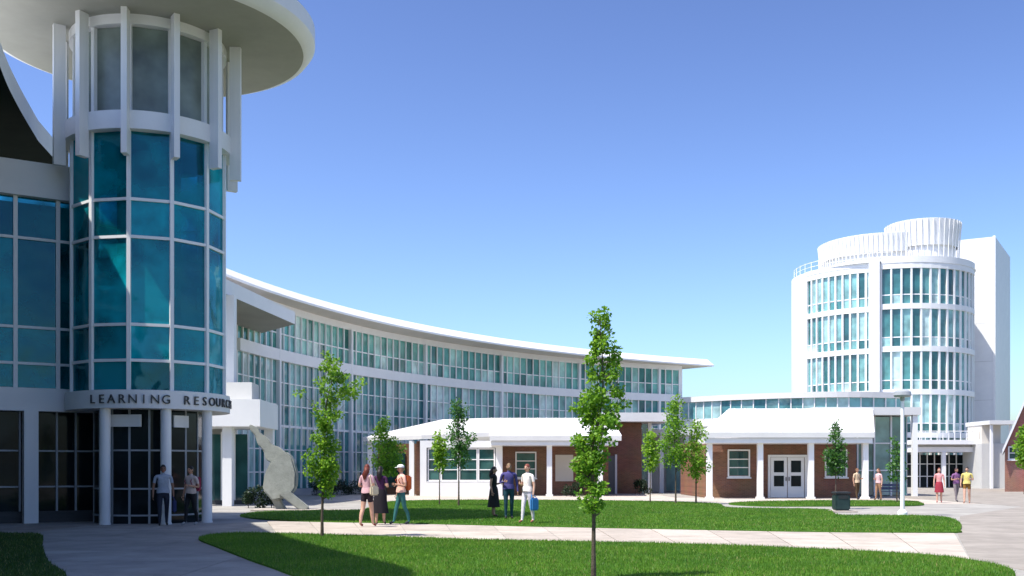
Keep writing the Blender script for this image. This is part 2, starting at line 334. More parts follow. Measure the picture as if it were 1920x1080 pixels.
grass(LAWNS[3], 120000, .05, .014, 'grass_blade_shaded', 'shaded grass in the corner left of the entrance walk', xr=(-16, -4))

# concrete path, slab by slab
pb = smooth_poly([G(*p) for p in path_bottom], 8, False); pt = smooth_poly([G(*p) for p in path_top], 8, False)
path = struct(MB().prism(pb + pt[::-1], -.1, .004).build('path', 'plaza_paving'))
def resample(poly, n):
    P = np.array(poly); s = np.r_[0, np.cumsum(np.hypot(*np.diff(P, axis=0).T))]; t = np.linspace(0, s[-1], n)
    return np.c_[np.interp(t, s, P[:, 0]), np.interp(t, s, P[:, 1])]
NS = 13; ra, rb = resample(pb, NS + 1), resample(pt, NS + 1)
for i in range(NS):
    for j in range(2):
        def q(u, v): a = ra[i] + (ra[i + 1] - ra[i]) * u; b = rb[i] + (rb[i + 1] - rb[i]) * u; return tuple(a + (b - a) * v)
        e = .009; v0, v1 = (0, .4972) if j == 0 else (.5028, 1)
        MB().prism([q(e, v0), q(1 - e, v0), q(1 - e, v1), q(e, v1)], -.05, .02 + .002 * random.random()).build('slab', 'path_concrete', path)
# entrance apron slabs in the shade: large concrete fields
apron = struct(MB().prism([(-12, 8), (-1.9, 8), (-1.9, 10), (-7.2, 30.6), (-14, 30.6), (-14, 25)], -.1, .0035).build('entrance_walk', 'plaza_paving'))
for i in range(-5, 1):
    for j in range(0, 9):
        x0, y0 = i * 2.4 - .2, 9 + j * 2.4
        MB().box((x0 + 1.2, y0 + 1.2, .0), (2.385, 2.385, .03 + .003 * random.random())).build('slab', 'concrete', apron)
# right plaza
plz = struct(MB().prism([G(1796, 1003), G(1822, 1052), (8.2, 17.0), (8.4, 13), (6.2, 8), (60, 8), (60, 94), (22.5, 94), (22.5, 47), G(1800, 968)], -.1, .006).build('plaza', 'plaza_paving'))
# pale walks in front of the pavilions
struct(MB().prism([G(500, 958.5), G(690, 956), G(500, 953.5)], -.1, .008).build('walk', 'path_concrete'))
struct(MB().prism([(-10.5, 55.8), (9.9, 55.8), (11.2, 50.8), (22.4, 50.8), (22.4, 62), (9.5, 62), (9.5, 70), (-10.5, 70)], -.1, .010).build('pavilion_walk', 'path_concrete'))

# ------------------------------------------------------------------ entrance rotunda
C0 = (-11.39, 33.5); FACE = math.degrees(math.atan2(-C0[1], -C0[0])); PH = [4.5 + 30 * k for k in range(12)]
rot = thing('entrance_rotunda', 'tall glass entrance rotunda under a wide round white roof, lettering above its doors', 'building', (*C0, 0))
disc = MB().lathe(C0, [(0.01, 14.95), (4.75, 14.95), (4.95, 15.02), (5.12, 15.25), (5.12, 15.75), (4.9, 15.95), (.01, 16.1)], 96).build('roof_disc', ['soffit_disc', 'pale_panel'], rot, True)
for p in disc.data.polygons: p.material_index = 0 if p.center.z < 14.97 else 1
MB().lathe(C0, [(2.34, 14.66), (2.34, 14.96), (1.9, 14.96), (1.9, 14.66), (2.34, 14.66)], 72).build('head_ring', 'pale_panel', rot, True)
MB().lathe(C0, [(1.9, 11.55), (2.52, 11.55), (2.52, 12.08), (2.30, 12.14), (1.9, 12.14), (1.9, 11.55)], 72).build('belt_ring', 'pale_panel', rot, True)
def on(r, a, z): p = polar(C0, r, a); return (p[0], p[1], z)
WP = 2 * 2.27 * math.sin(R(15)) - .1
LEV = [3.95, 4.83, 5.88, 8.45, 9.55, 11.55]
for a in PH:
    # fins hang from the roof and stop below the belt ring
    cube('fin', 'pale_panel', rot, on(2.66, a, (10.75 + 14.95) / 2), (.34, .17, 14.95 - 10.75), R(a))
    cube('mullion', 'pale_paint', rot, on(2.29, a, (3.95 + 11.55) / 2), (.14, .11, 11.55 - 3.95), R(a))
    cube('mullion', 'pale_panel', rot, on(2.2, a, (12.14 + 14.66) / 2), (.14, .12, 14.66 - 12.14), R(a))
    am = a + 15; rm = 2.27 * math.cos(R(15))
    for z0, z1 in zip(LEV[:-1], LEV[1:]):
        cube('pane', 'glass_rotunda', rot, on(rm, am, (z0 + z1) / 2), (.03, WP + .04, z1 - z0 - .02), R(am))
        if z0 > 4: cube('transom', 'pale_paint', rot, on(rm + .02, am, z0), (.1, WP + .06, .085), R(am))
    cube('pane', 'glass_grey', rot, on(2.15 * math.cos(R(15)), am, (12.14 + 14.66) / 2), (.03, WP - .06, 14.66 - 12.16), R(am))
# inside: slabs, core, stair stringers
for z in (3.9, 7.9, 11.6): MB().lathe(C0, [(.01, z - .25), (2.12, z - .25), (2.12, z - .02), (.01, z - .02)], 36).build('floor_slab', 'interior_mid', rot)
MB().lathe(C0, [(.95, 0), (.95, 14.9)], 20).build('core', 'interior_dark', rot, True)
for k in range(16):
    a = FACE + 40 + k * 15; cube('stair_tread', 'interior_mid', rot, on(1.25, a, 4.1 + k * .24), (1.2, .32, .06), R(a))
# sign band with standing letters
MB().lathe(C0, [(1.6, 3.42), (2.45, 3.42), (2.45, 3.95), (2.2, 3.98), (1.6, 3.98), (1.6, 3.42)], 72).build('sign_band', 'pale_panel', rot, True)
def letter_mesh(ch, size, depth):
    cu = bpy.data.curves.new('t', 'FONT'); cu.body = ch; cu.size = size; cu.extrude = depth; cu.align_x = 'CENTER'; cu.resolution_u = 3
    o = bpy.data.objects.new('t', cu); COL.objects.link(o); dg = bpy.context.evaluated_depsgraph_get(); dg.update()
    me = bpy.data.meshes.new_from_object(o.evaluated_get(dg)); bpy.data.objects.remove(o); bpy.data.curves.remove(cu)
    me.materials.clear(); me.materials.append(mat('sign_letter')); return me
LM = {}
for i, ch in enumerate('LEARNING RESOURCES'):
    if ch == ' ': continue
    if ch not in LM: LM[ch] = letter_mesh(ch, .37, .02)
    a = FACE - 39.5 + 7.2 * i
    o = bpy.data.objects.new('letter', LM[ch]); COL.objects.link(o); o.parent = rot
    o.location = Vector(on(2.48, a, 3.56)) - rot.location; o.rotation_euler = (R(90), 0, R(a + 90))
# ground floor: columns, dark glazed drum, doors and white headers
def ang_at(px, r):
    best = None
    for k in range(-900, 900):
        a = FACE + k / 10; p = polar(C0, r, a); e = abs(960 + F * p[0] / p[1] - px)
        if best is None or e < best[0]: best = (e, a)
    return best[1]
for px in (197, 311, 388):
    p = polar(C0, 2.2, ang_at(px, 2.2)); MB().lathe(p, [(.17, 0), (.17, .05), (.155, .06), (.155, 3.42)], 20).build('column', 'pale_panel', rot, True)
for k in range(-5, 6):
    p = polar(C0, 2.2, FACE + 180 + k * 24) if abs(k) < 4 and k % 2 == 0 else None
    if p: MB().lathe(p, [(.19, 0), (.19, 3.42)], 16).build('column', 'pale_panel', rot, True)
for k in range(18):
    a = FACE + k * 20; rr = 1.62
    cube('mullion', 'lamp_grey', rot, on(rr, a, 1.71), (.07, .06, 3.42), R(a))
    cube('pane', 'glass_dark', rot, on(rr * math.cos(R(10)), a + 10, 1.71), (.03, .54, 3.42), R(a + 10))
    for z in (.25, 1.05, 2.2): cube('rail', 'lamp_grey', rot, on(rr * math.cos(R(10)) + .02, a + 10, z), (.05, .52, .05), R(a + 10))
for px, w in ((236, .95), (338, .5)):
    a = ang_at(px, 1.75); cube('door_header', 'pale_panel', rot, on(1.78, a, 3.08), (.08, w, .36), R(a))

# ------------------------------------------------------------------ wing left of the rotunda (its eave shades the court)
wing = thing('entrance_wing', 'glazed wing left of the rotunda with white bands and dark deep eave', 'building', (-16, 33, 0))
A, B = Vector((-13.55, 33.2)), Vector((-19.5, 29.4)); dv = (B - A).normalized(); rzw = math.atan2(dv.y, dv.x); nv = Vector((dv.y, -dv.x)) if dv.y < 0 else Vector((-dv.y, dv.x))
nv = Vector((.54, -.84)); LW = (B - A).length
def wp(s, off=0): q = A + dv * s + nv * off; return q
def wcube(name, m, s0, s1, z0, z1, t, off=0):
    q = wp((s0 + s1) / 2, off); return cube(name, m, wing, (q.x, q.y, (z0 + z1) / 2), (abs(s1 - s0), t, z1 - z0), rzw)
wcube('parapet_band', 'pale_panel', -.2, LW, 9.9, 10.95, .5)
wcube('floor_band', 'pale_panel', -.9, LW, 3.4, 4.1, .5)
wcube('wall', 'interior_dark', -.2, LW, 0, 9.88, .1, -.75)
cols = [0.02, .55, 1.75, 2.95, 4.15, 5.35, 6.55]
for i, s in enumerate(cols): wcube('mullion', 'pale_paint', s - (.14 if i < 1 else .06), s + (.14 if i < 1 else .06), 4.1, 9.9, .16)
cols[1:2] = []
for s0, s1 in zip(cols[:-1], cols[1:]):
    for z0, z1 in zip([4.1, 4.85, 5.95, 8.65], [4.85, 5.95, 8.65, 9.9]):
        wcube('pane', 'glass_rotunda', s0 + .05, s1 - .05, z0 + .02, z1 - .02, .03)
        if z0 > 4.2: wcube('transom', 'pale_paint', s0 + .06, s1 - .06, z0 - .04, z0 + .04, .1, .03)
wcube('column', 'pale_panel', 1.15, 1.55, 0, 3.4, .4, .15)
for s0, s1 in ((-.6, .0), (.0, .55), (.55, 1.15), (1.6, 2.6), (2.6, 3.6), (3.6, 4.6), (4.6, 5.8)):
    wcube('pane', 'glass_dark', s0 + .03, s1 - .03, .35, 3.4, .03, -.2); wcube('mullion', 'lamp_grey', s0 - .03, s0 + .03, .35, 3.4, .1, -.18)
    for z in (1.1, 2.2): wcube('transom', 'lamp_grey', s0 + .04, s1 - .04, z - .025, z + .025, .07, -.17)
wcube('plinth', 'dark_metal', -.7, LW, 0, .35, .2, -.2)
eave = smooth_poly([(-15.1, 34), (-14.2, 30.6), (-13.3, 27.7), (-11.2, 21.8), (-9.1, 17), (-7.3, 13), (-7.4, 10.2)], 6, False)
roofp = eave + [(-24, 10), (-24, 37), (-15.6, 37)]
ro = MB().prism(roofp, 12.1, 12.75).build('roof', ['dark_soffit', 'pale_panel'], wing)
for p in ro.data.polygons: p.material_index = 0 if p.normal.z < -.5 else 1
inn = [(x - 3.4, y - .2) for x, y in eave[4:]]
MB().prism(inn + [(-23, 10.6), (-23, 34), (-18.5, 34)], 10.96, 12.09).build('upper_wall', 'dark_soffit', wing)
for (x0, y0), (x1, y1) in zip(inn[6:-1:3], inn[9::3]):
    a = math.atan2(y1 - y0, x1 - x0); L = math.hypot(x1 - x0, y1 - y0); c = ((x0 + x1) / 2, (y0 + y1) / 2)
    for z0, z1 in ((.4, 3.4), (4.1, 7.4), (7.6, 10.9)):
        cube('pane', 'glass_teal', wing, (c[0] - .1, c[1], (z0 + z1) / 2), (L - .1, .04, z1 - z0), a)
    for z in (.2, 3.75, 7.5): cube('floor_band', 'pale_panel', wing, (c[0] - .1, c[1], z), (L, .25, .4 if z < 1 else (.66 if z < 5 else .2)), a)
    cube('mullion', 'pale_paint', wing, (x0 - .1, y0, 5.5), (.14, .2, 10.9), a)
MB().prism([(x - .45, y) for x, y in inn[6:]] + [(-23, 10.6), (-23, 29)], 0, 10.95).build('inner_wall', 'interior_mid', wing)

# ------------------------------------------------------------------ long curved building
CA = (44.2, 52.5); RA = 60.4; T0, T1 = 172.4, 117.2; NB = 70
arc = thing('curved_building', 'long concave glass classroom building with white floor band and overhanging white roof', 'building', (-5, 90, 0))
EC = (55.66, 43.75); ER = 72.24
er = [polar(EC, ER, a) for a in np.linspace(175.5, 119.4, 48)]; bk = [polar(CA, RA + 14, a) for a in np.linspace(117.5, 180, 30)]
er2 = [polar(EC, ER + .75, a) for a in np.linspace(175.5, 119.6, 48)]; n1 = len(er); n2 = len(bk); mb = MB()
mb.add([(x, y, 12.0) for x, y in er + bk] + [(x, y, 12.14) for x, y in er] + [(x, y, 12.75) for x, y in er2 + bk], [])
N = n1 + n2; mb.f.append(tuple(range(N))); mb.f.append(tuple(range(N + n1, 2 * N + n1)))
for i in range(n1 - 1): mb.f += [(i, i + 1, N + i + 1, N + i), (N + i, N + i + 1, N + n1 + i + 1, N + n1 + i)]
for i in range(n1, N - 1): mb.f.append((i, i + 1, N + n1 + i + 1, N + n1 + i))
mb.f += [(n1 - 1, n1, N + 2 * n1, N + 2 * n1 - 1, N + n1 - 1), (N - 1, 0, N, N + n1, 2 * N + n1 - 1)]
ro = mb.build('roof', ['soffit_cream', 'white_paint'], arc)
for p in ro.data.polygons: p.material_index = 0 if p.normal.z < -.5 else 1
stp = (T1 - T0) / NB; Wb = RA * R(abs(stp))
MB().band(CA, RA - .28, RA + .1, 8.42, 9.12, T0, T1, NB).build('floor_band', 'white_panel', arc)
MB().band(CA, RA - .14, RA + .1, 11.55, 12.0, T0, T1, NB).build('head_band', 'white_panel', arc)
MB().band(CA, RA - .22, RA + .1, 0, .42, T0, T1, NB).build('plinth', 'grey_panel', arc)
MB().band(CA, RA + .12, RA + .5, 0, 12, T0, T1, NB).build('inner_wall', 'interior_mid', arc)
MB().band(CA, RA - .1, RA + 12, 0, 12, T1 + .02, T1 - .35, 1).build('end_wall', 'white_panel', arc)
MB().band(CA, RA - .1, RA + 12, 0, 12, T0 + .6, T0 + .02, 1).build('end_wall', 'grey_panel', arc)
for i in range(NB + 1):
    a = T0 + stp * i; p = polar(CA, RA - .05, a); big = i % 12 == 7
    cube('column' if big else 'mullion', 'white_panel' if big else 'white_paint', arc, (*polar(CA, RA - (.16 if big else .06), a), 6.0), (.26 if big else .11, .24 if big else .1, 11.1), R(a))
    if i == NB: break
    am = a + stp / 2
    for k, (z0, z1, m) in enumerate(((.42, 4.3, 'glass_arc_low'), (4.45, 8.42, 'glass_arc_low'), (9.12, 10.1, 'glass_arc_top'), (10.18, 11.55, 'glass_arc_top'))):
        cube('pane', m, arc, (*polar(CA, RA, am), (z0 + z1) / 2), (.04, Wb - .06, z1 - z0), R(am))
for z, t in ((4.375, .15), (10.14, .08), (1.5, .07), (2.9, .07), (5.7, .07), (7.1, .07)):
    MB().band(CA, RA - .09, RA - .01, z - t / 2, z + t / 2, T0, T1, NB).build('transom', 'white_paint', arc)
# link between rotunda and curved building
link = thing('link_block', 'pale flat roofed link and canopy between rotunda and curved building', 'building', (-15, 52, 0))
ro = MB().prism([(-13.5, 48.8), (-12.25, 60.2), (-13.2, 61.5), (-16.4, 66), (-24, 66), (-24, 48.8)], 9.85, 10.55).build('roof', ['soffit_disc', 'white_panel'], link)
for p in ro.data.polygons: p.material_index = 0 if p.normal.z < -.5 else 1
MB().prism([(-22, 50.5), (-13.25, 50.5), (-13.55, 52.5), (-15.6, 58), (-22, 58)], .01, 9.84).build('wall', 'grey_panel', link)
MB().box((-13.3, 50.3, 4.93), (.5, .5, 9.82)).build('pier', 'white_panel', link)
MB().prism([(-15.5, 47.2), (-11.15, 47.2), (-11.3, 51.5), (-15.5, 51.5)], 3.55, 4.75).build('canopy', 'white_panel', link)
MB().prism([(-14.5, 49.6), (-12.1, 49.6), (-12.2, 51.4), (-14.5, 51.4)], 4.76, 5.7).build('upstand', 'grey_panel', link)
for x, y in ((-12.72, 47.8), (-11.6, 51.0), (-14.9, 47.8)): cube('column', 'white_panel', link, (x, y, 1.775), (.42, .42, 3.55))
for k in range(5):
    cube('pane', 'glass_dark' if k % 2 else 'glass_window', link, (-15.2 + .62 * k, 50.15, 1.75), (.56, .04, 3.1)); cube('mullion', 'white_paint', link, (-15.5 + .62 * k, 50.12, 1.75), (.06, .1, 3.3))
MB().box((-14, 50.15, .1), (3.4, .2, .2)).build('plinth', 'dark_metal', link)

# ------------------------------------------------------------------ bridge
br = thing('glazed_bridge', 'glazed upper bridge joining the curved building to the round tower', 'bridge', (25, 101, 0))
bf = smooth_poly([(14.8, 108), (17.5, 105.6), (21, 102.4), (26, 99.4), (31, 98.2), (36.5, 99.6)], 5, False)
bb = [(x + .9, y + 3) for x, y in bf]
MB().prism(bf + bb[::-1], 5.9, 6.65).build('deck', 'white_panel', br)
rf = [(x - .1, y - .25) for x, y in bf]; MB().prism(rf + bb[::-1], 8.32, 8.85).build('roof', 'white_roof', br)
for (x0, y0), (x1, y1) in zip(bf[:-1], bf[1:]):
    a = math.atan2(y1 - y0, x1 - x0); L = math.hypot(x1 - x0, y1 - y0); n2 = 1 if L < 1.1 else 1
    cube('pane', 'glass_bridge', br, ((x0 + x1) / 2, (y0 + y1) / 2 + .05, 7.48), (L - .04, .04, 1.66), a)
    cube('mullion', 'white_paint', br, (x0, y0, 7.48), (.09, .12, 1.66), a)
MB().prism([(x + .5, y + 1.6) for x, y in bf] + [(x + .7, y + 1.7) for x, y in bf[::-1]], 6.66, 8.31).build('back_partition', 'interior_mid', br)
for x, y in (bf[6], bf[13], bf[20]): MB().lathe((x + .5, y + 1.5), [(.3, 0), (.3, 5.9)], 16).build('column', 'white_panel', br, True)

# ------------------------------------------------------------------ round tower
C1 = (39.1, 113); R1 = 9.2; C2 = (39.2, 110.2); R2 = 7.8
tw = thing('round_tower', 'tall white cylindrical tower with bands of windows and flared rooftop crowns', 'tower', (*C1, 0))
FL = [.9, 5.0, 9.15, 13.3, 17.4, 21.3]
MB().lathe(C1, [(R1 - .45, 0), (R1 - .45, 21.6), (.1, 21.6)], 72, -258, -100).build('inner_wall', 'interior_mid', tw)
MB().lathe(C2, [(R2 - .45, 0), (R2 - .45, 21.6), (.1, 21.6)], 60, -120, 10).build('inner_wall', 'interior_mid', tw)
MB().band(C1, R1 - .5, R1, .0, 22.0, -260, -160.5, 40).build('wall', 'white_panel', tw, True)
MB().band(C2, R2 - .5, R2, .0, 22.2, -28.5, 30, 24).build('wall', 'white_panel', tw, True)
def storeys(c, r, a0, a1, n, tall):
    st = (a1 - a0) / n; w = r * R(abs(st))
    for z in FL: MB().band(c, r - .4, r + .12, z - .26, z + .26, a0, a1, max(n, 12)).build('floor_band', 'white_panel', tw)
    MB().band(c, r - .4, r + .15, FL[-1] + .27, tall, a0, a1, 36).build('parapet', 'white_panel', tw)
    for k in range(n + 1):
        a = a0 + st * k; cube('mullion', 'white_paint', tw, (*polar(c, r - .02, a), 11), (.22, .17, 21.2), R(a))
        if k == n: break
        for z0, z1 in zip(FL[:-1], FL[1:]):
            for q0, q1 in ((z0 + .26, z0 + 1.1), (z0 + 1.18, z1 - .26)):
                cube('pane', 'glass_tower', tw, (*polar(c, r - .12, a + st / 2), (q0 + q1) / 2), (.04, w - .1, q1 - q0), R(a + st / 2))
    for z in FL[:-1]: MB().band(c, r - .16, r - .06, z + 1.09, z + 1.19, a0, a1, n).build('transom', 'white_paint', tw)
storeys(C1, R1, -160.5, -108.5, 11, 22.0)
storeys(C2, R2, -116.5, -28.5, 13, 22.2)
pa = polar(C2, R2 + .12, -117.8); MB().box((pa[0] - .1, pa[1] + 1, 11.1), (1.0, 2.6, 22.2), R(-20)).build('pier', 'white_panel', tw)
MB().lathe((39.1, 112.2), [(8.9, 21.95), (.1, 22.05)], 64).build('roof', 'white_roof', tw)
def crown(c, r0, r1, z0, z1, a0, a1, n, nm, inner):
    MB().lathe(c, [(r0 * inner, z0), (r0 * inner, z1 - .6)], 48, a0, a1).build('penthouse_wall', 'white_panel', tw, True)
    MB().lathe(c, [(r0, z0 + (z1 - z0) * .45), (r0 + (r1 - r0) * .3, z0 + (z1 - z0) * .7), (r1, z1), (r1 - .25, z1 + .02), (r0 - .1, z0 + (z1 - z0) * .5)], 56, a0, a1).build('crown_screen', 'white_panel', tw, True)
    MB().band(c, r0 - .1, r1 - .1, z1 - .15, z1 + .05, a0, a1, 48).build('crown_ring', 'white_panel', tw)
    for k in range(n):
        a = a0 + (a1 - a0) * (k + .5) / n; m = MB(); p0, p1, p2 = polar(c, r0 + .06, a), polar(c, r0 + (r1 - r0) * .35 + .1, a), polar(c, r1 + .06, a)
        m.tube([(*p0, z0), (*p1, z0 + (z1 - z0) * .68), (*p2, z1)], .045, 5).build('crown_fin', 'white_paint', tw)
crown((38.9, 112.4), 6.1, 6.35, 22.0, 25.3, -270, -85, 44, '', .95)
crown((42.2, 109.6), 3.35, 3.65, 22.0, 26.7, -270, 90, 40, '', .94)
for k in range(12):
    a = -186 + 7 * k; p = polar(C1, R1 - .2, a); p2 = polar(C1, R1 - .2, a + 7)
    MB().tube([(*p, 22), (*p, 23)], .03, 5).build('rail_post', 'white_paint', tw)
    MB().tube([(*p, 22.95), (*p2, 22.95)], .03, 5).build('rail', 'white_paint', tw); MB().tube([(*p, 22.5), (*p2, 22.5)], .025, 5).build('rail', 'white_paint', tw)
slab = thing('stair_tower', 'blank white slab tower rising behind the right side of round tower', 'tower', (48, 117, 0))
K = Vector((PX(1866, 114), 114)); sa, sb_ = Vector((-.85, .52)), Vector((.52, .85))
def kq(u, v): q = K + sa * u + sb_ * v; return (q.x, q.y)
MB().prism([kq(0, 0), kq(10, 0), kq(10, 13), kq(0, 13)], 0, 26.6).build('front_slab', 'white_panel', slab)
for z in FL[1:]: MB().prism([kq(.02, -.006), kq(9.9, -.006), kq(9.9, .02), kq(.02, .02)], z - .02, z + .02).build('joint', 'grey_panel', slab)
MB().prism([kq(-.03, -.05), kq(.22, -.05), kq(.22, .05), kq(-.03, .05)], 0, 26.7).build('edge_trim', 'white_paint', slab)
# tower entrance porch
po = thing('tower_porch', 'white layered entrance porch with glass doors at foot of round tower', 'porch', (39, 98, 0))
MB().box((39.2, 99, 4.15), (6.2, 5.6, .4)).build('canopy', 'white_panel', po); MB().box((39.2, 99.3, 3.5), (5.9, 5.0, .45)).build('canopy', 'white_panel', po)
MB().box((39.2, 99.3, 3.82), (5.5, 4.6, .22)).build('canopy_gap', 'grey_panel', po)
for x in (36.5, 39.2, 42.0): cube('column', 'white_panel', po, (x, 96.9, 1.64), (.32, .32, 3.27))
for k in range(8):
    x = 36.7 + k * .68; cube('door_pane', 'glass_dark', po, (x + .34, 99.6, 1.55), (.6, .05, 3.0)); cube('mullion', 'white_paint', po, (x, 99.55, 1.62), (.08, .12, 3.2))
for z in (1.05, 2.2): cube('transom', 'white_paint', po, (39.4, 99.54, z), (5.4, .08, .07))
for k in range(12): cube('baluster', 'white_paint', po, (36.3 + k * .53, 96.4, 4.75), (.05, .05, .8))
cube('rail', 'white_paint', po, (39.2, 96.4, 5.15), (6.1, .07, .07))

# ------------------------------------------------------------------ pavilions
def sash(parent, x, y, z0, w, h, rows, cols, m='glass_window', fr='white_paint', face=-1):
    """framed window set into a wall facing the camera: frame, panes, glazing bars, sill"""
    f = MB()
    f.box((x, y, z0 + .04), (w, .12, .08)); f.box((x, y, z0 + h - .04), (w, .12, .08)); f.box((x - w / 2 + .04, y, z0 + h / 2), (.08, .118, h)); f.box((x + w / 2 - .04, y, z0 + h / 2), (.08, .118, h))
    o = f.build('window', fr, parent)
    for r in range(rows):
        for c in range(cols):
            cw, rh = (w - .16) / cols, (h - .16) / rows
            q = cube('pane', m, o, (x - w / 2 + .08 + cw * (c + .5), y + .02, z0 + .08 + rh * (r + .5)), (cw - .05, .03, rh - .05))
    for r in range(1, rows): cube('glazing_bar', fr, o, (x, y - .01, z0 + .08 + (h - .16) / rows * r), (w - .16, .06, .055))
    for c in range(1, cols): cube('glazing_bar', fr, o, (x - w / 2 + .08 + (w - .16) / cols * c, y - .012, z0 + h / 2), (.055, .06, h - .16))
    cube('sill', fr, o, (x, y - .06, z0 - .04), (w + .1, .2, .07)); return o
def roof_slope(parent, bl, brr, tr, tl, thick=.3, seams=.62, m='white_roof'):
    """standing seam slope: four corners; ribs run eave to ridge"""
    bl, brr, tr, tl = [Vector(v) for v in (bl, brr, tr, tl)]; dn = Vector((0, 0, -thick))
    o = MB().add([bl, brr, tr, tl, bl + dn, brr + dn, tr + dn, tl + dn], [(0, 1, 2, 3), (7, 6, 5, 4), (0, 4, 5, 1), (1, 5, 6, 2), (2, 6, 7, 3), (3, 7, 4, 0)]).build('roof', m, parent)
    n = max(1, int((brr - bl).length / seams))
    for k in range(n + 1):
        x = bl.x + (brr.x - bl.x) * k / n; t = 1.0
        if x < tl.x and tl.x > bl.x: t = (x - bl.x) / (tl.x - bl.x)
        if x > tr.x and brr.x > tr.x: t = (brr.x - x) / (brr.x - tr.x)
        if t < .08: continue
        a = bl + (brr - bl) * (k / n); b = Vector((x, bl.y + (tl.y - bl.y) * t, bl.z + (tl.z - bl.z) * t))
        MB().tube([a + Vector((0, .02, .01)), b + Vector((0, -.02, .01))], .022, 4).build('seam', 'white_paint', o)
    return o
pr = thing('brick_pavilion', 'brick pavilion with white double door, porch columns and broad white roof', 'pavilion', (15.5, 63, 0))
YE, YW = 59.2, 62.3
roof_slope(pr, (PX(1316, YE), YE, 3.72), (PX(1640, YE), YE, 3.72), (22.3, 65.9, 5.42), (13.4, 65.9, 5.42))
MB().prism([(10.75, 59.3), (20.05, 59.3), (20.05, 62.1), (10.75, 62.1)], 3.12, 3.4).build('porch_beam', 'white_panel', pr)
MB().prism([(18.6, 65.72), (25.2, 65.72), (25.2, 72), (18.6, 72)], 5.02, 5.5).build('upper_roof', 'white_roof', pr)
for px in (1330, 1425, 1520, 1622): cube('column', 'white_paint', pr, (PX(px, 59.7), 59.7, 1.56), (.3, .3, 3.12)); cube('column_base', 'white_paint', pr, (PX(px, 59.7), 59.7, .06), (.42, .42, .12))
MB().prism([(11.3, YW), (20.1, YW), (20.1, 71.5), (11.3, 71.5)], 0, 3.35).build('brick_wall', 'brick', pr)
MB().box((15.7, YW + .05, 3.25), (8.9, .16, .2)).build('frieze', 'grey_panel', pr)
MB().prism([(13.6, 66.3), (20.1, 66.3), (20.1, 71.5), (13.6, 71.5)], 3.36, 5.01).build('upper_wall', 'white_panel', pr)
sash(pr, PX(1385, YW), YW - .03, 1.2, 1.3, 1.62, 3, 1); sash(pr, PX(1567, YW), YW - .03, 1.2, 1.3, 1.62, 3, 1)
dx = PX(1476, YW); DW = 2.15
fr = MB(); fr.box((dx - DW / 2, YW - .03, 1.25), (.12, .16, 2.5)); fr.box((dx + DW / 2, YW - .03, 1.25), (.12, .16, 2.5)); fr.box((dx, YW - .03, 2.44), (DW + .1, .158, .14)); fr.build('door_frame', 'white_paint', pr)
for s in (-1, 1):
    lf = MB().box((dx + s * .5, YW - .02, 1.19), (.96, .07, 2.34)).build('door', 'white_paint', pr)
    for z, h in ((.98, .62), (1.83, .68)): cube('pane', 'glass_dark', lf, (dx + s * .5, YW - .055, z), (.58, .03, h))
    cube('handle', 'dark_metal', lf, (dx + s * .09, YW - .09, 1.1), (.04, .06, .22))
for k in range(4):
    x = 20.6 + k * 1.05; cube('pane', 'glass_teal', pr, (x + .5, 66.9, 2.5), (.95, .05, 4.9)); cube('mullion', 'white_paint', pr, (x, 66.86, 2.5), (.1, .14, 5.0))
for z in (1.6, 3.3): cube('transom', 'white_paint', pr, (22.6, 66.85, z), (4.2, .1, .08))
cube('column', 'white_paint', pr, (24.9, 66.0, 2.5), (.3, .3, 5.02))
MB().prism([(20.15, 67.2), (24.9, 67.2), (24.9, 71.4), (20.15, 71.4)], 0.01, 5.0).build('rear_wall', 'white_panel', pr)

pc = thing('long_pavilion', 'long low white roofed pavilion with white window bay and brick porch', 'pavilion', (0, 68, 0))
YE = 65.3; YW = 68.6
roof_slope(pc, (PX(918, YE), YE, 3.72), (6.7, YE, 3.72), (6.7, 72.2, 5.15), (PX(918, YE), 72.2, 5.15))
# left hip of the roof, over bay and corner porch
hip = [(-9.6, 68.4, 3.72), (PX(790, 66.55), 66.5, 3.8), (PX(918, YE) - .003, 66.5, 3.968), (PX(918, YE) - .003, 72.2, 5.15), (-4.7, 72.2, 5.05)]
dn = [(x, y, z - .26) for x, y, z in hip]
MB().add(hip + dn, [(0, 1, 4), (1, 2, 3, 4), (9, 6, 5), (9, 8, 7, 6), (0, 5, 6, 1), (1, 6, 7, 2), (2, 7, 8, 3), (3, 8, 9, 4), (4, 9, 5, 0)]).build('roof', 'white_roof', pc)
MB().prism([(5.0, 71.9), (PX(1255, 72.2), 71.9), (PX(1255, 72.2), 79), (5.0, 79)], 4.9, 5.5).build('upper_roof', 'white_roof', pc)
MB().prism([(-4.4, 72.6), (6.4, 72.6), (6.4, 78.6), (-4.4, 78.6)], 3.3, 4.9).build('upper_wall', 'white_panel', pc)
MB().prism([(-1.3, 65.42), (6.5, 65.42), (6.5, 68.4), (-1.3, 68.4)], 3.14, 3.4).build('porch_beam', 'white_panel', pc)
for px in (1030, 1125): cube('column', 'white_paint', pc, (PX(px, 65.9), 65.9, 1.57), (.32, .32, 3.14)); cube('column_base', 'white_paint', pc, (PX(px, 65.9), 65.9, .06), (.44, .44, .12))
MB().prism([(-.8, YW), (6.2, YW), (6.2, 76), (-.8, 76)], 0, 3.3).build('brick_wall', 'brick', pc)
sash(pc, PX(986, YW), YW - .03, 1.1, 1.35, 1.7, 3, 1); MB().box((PX(1058, YW), YW - .02, 1.75), (1.15, .1, 1.7)).build('notice_panel', 'soffit_cream', pc)
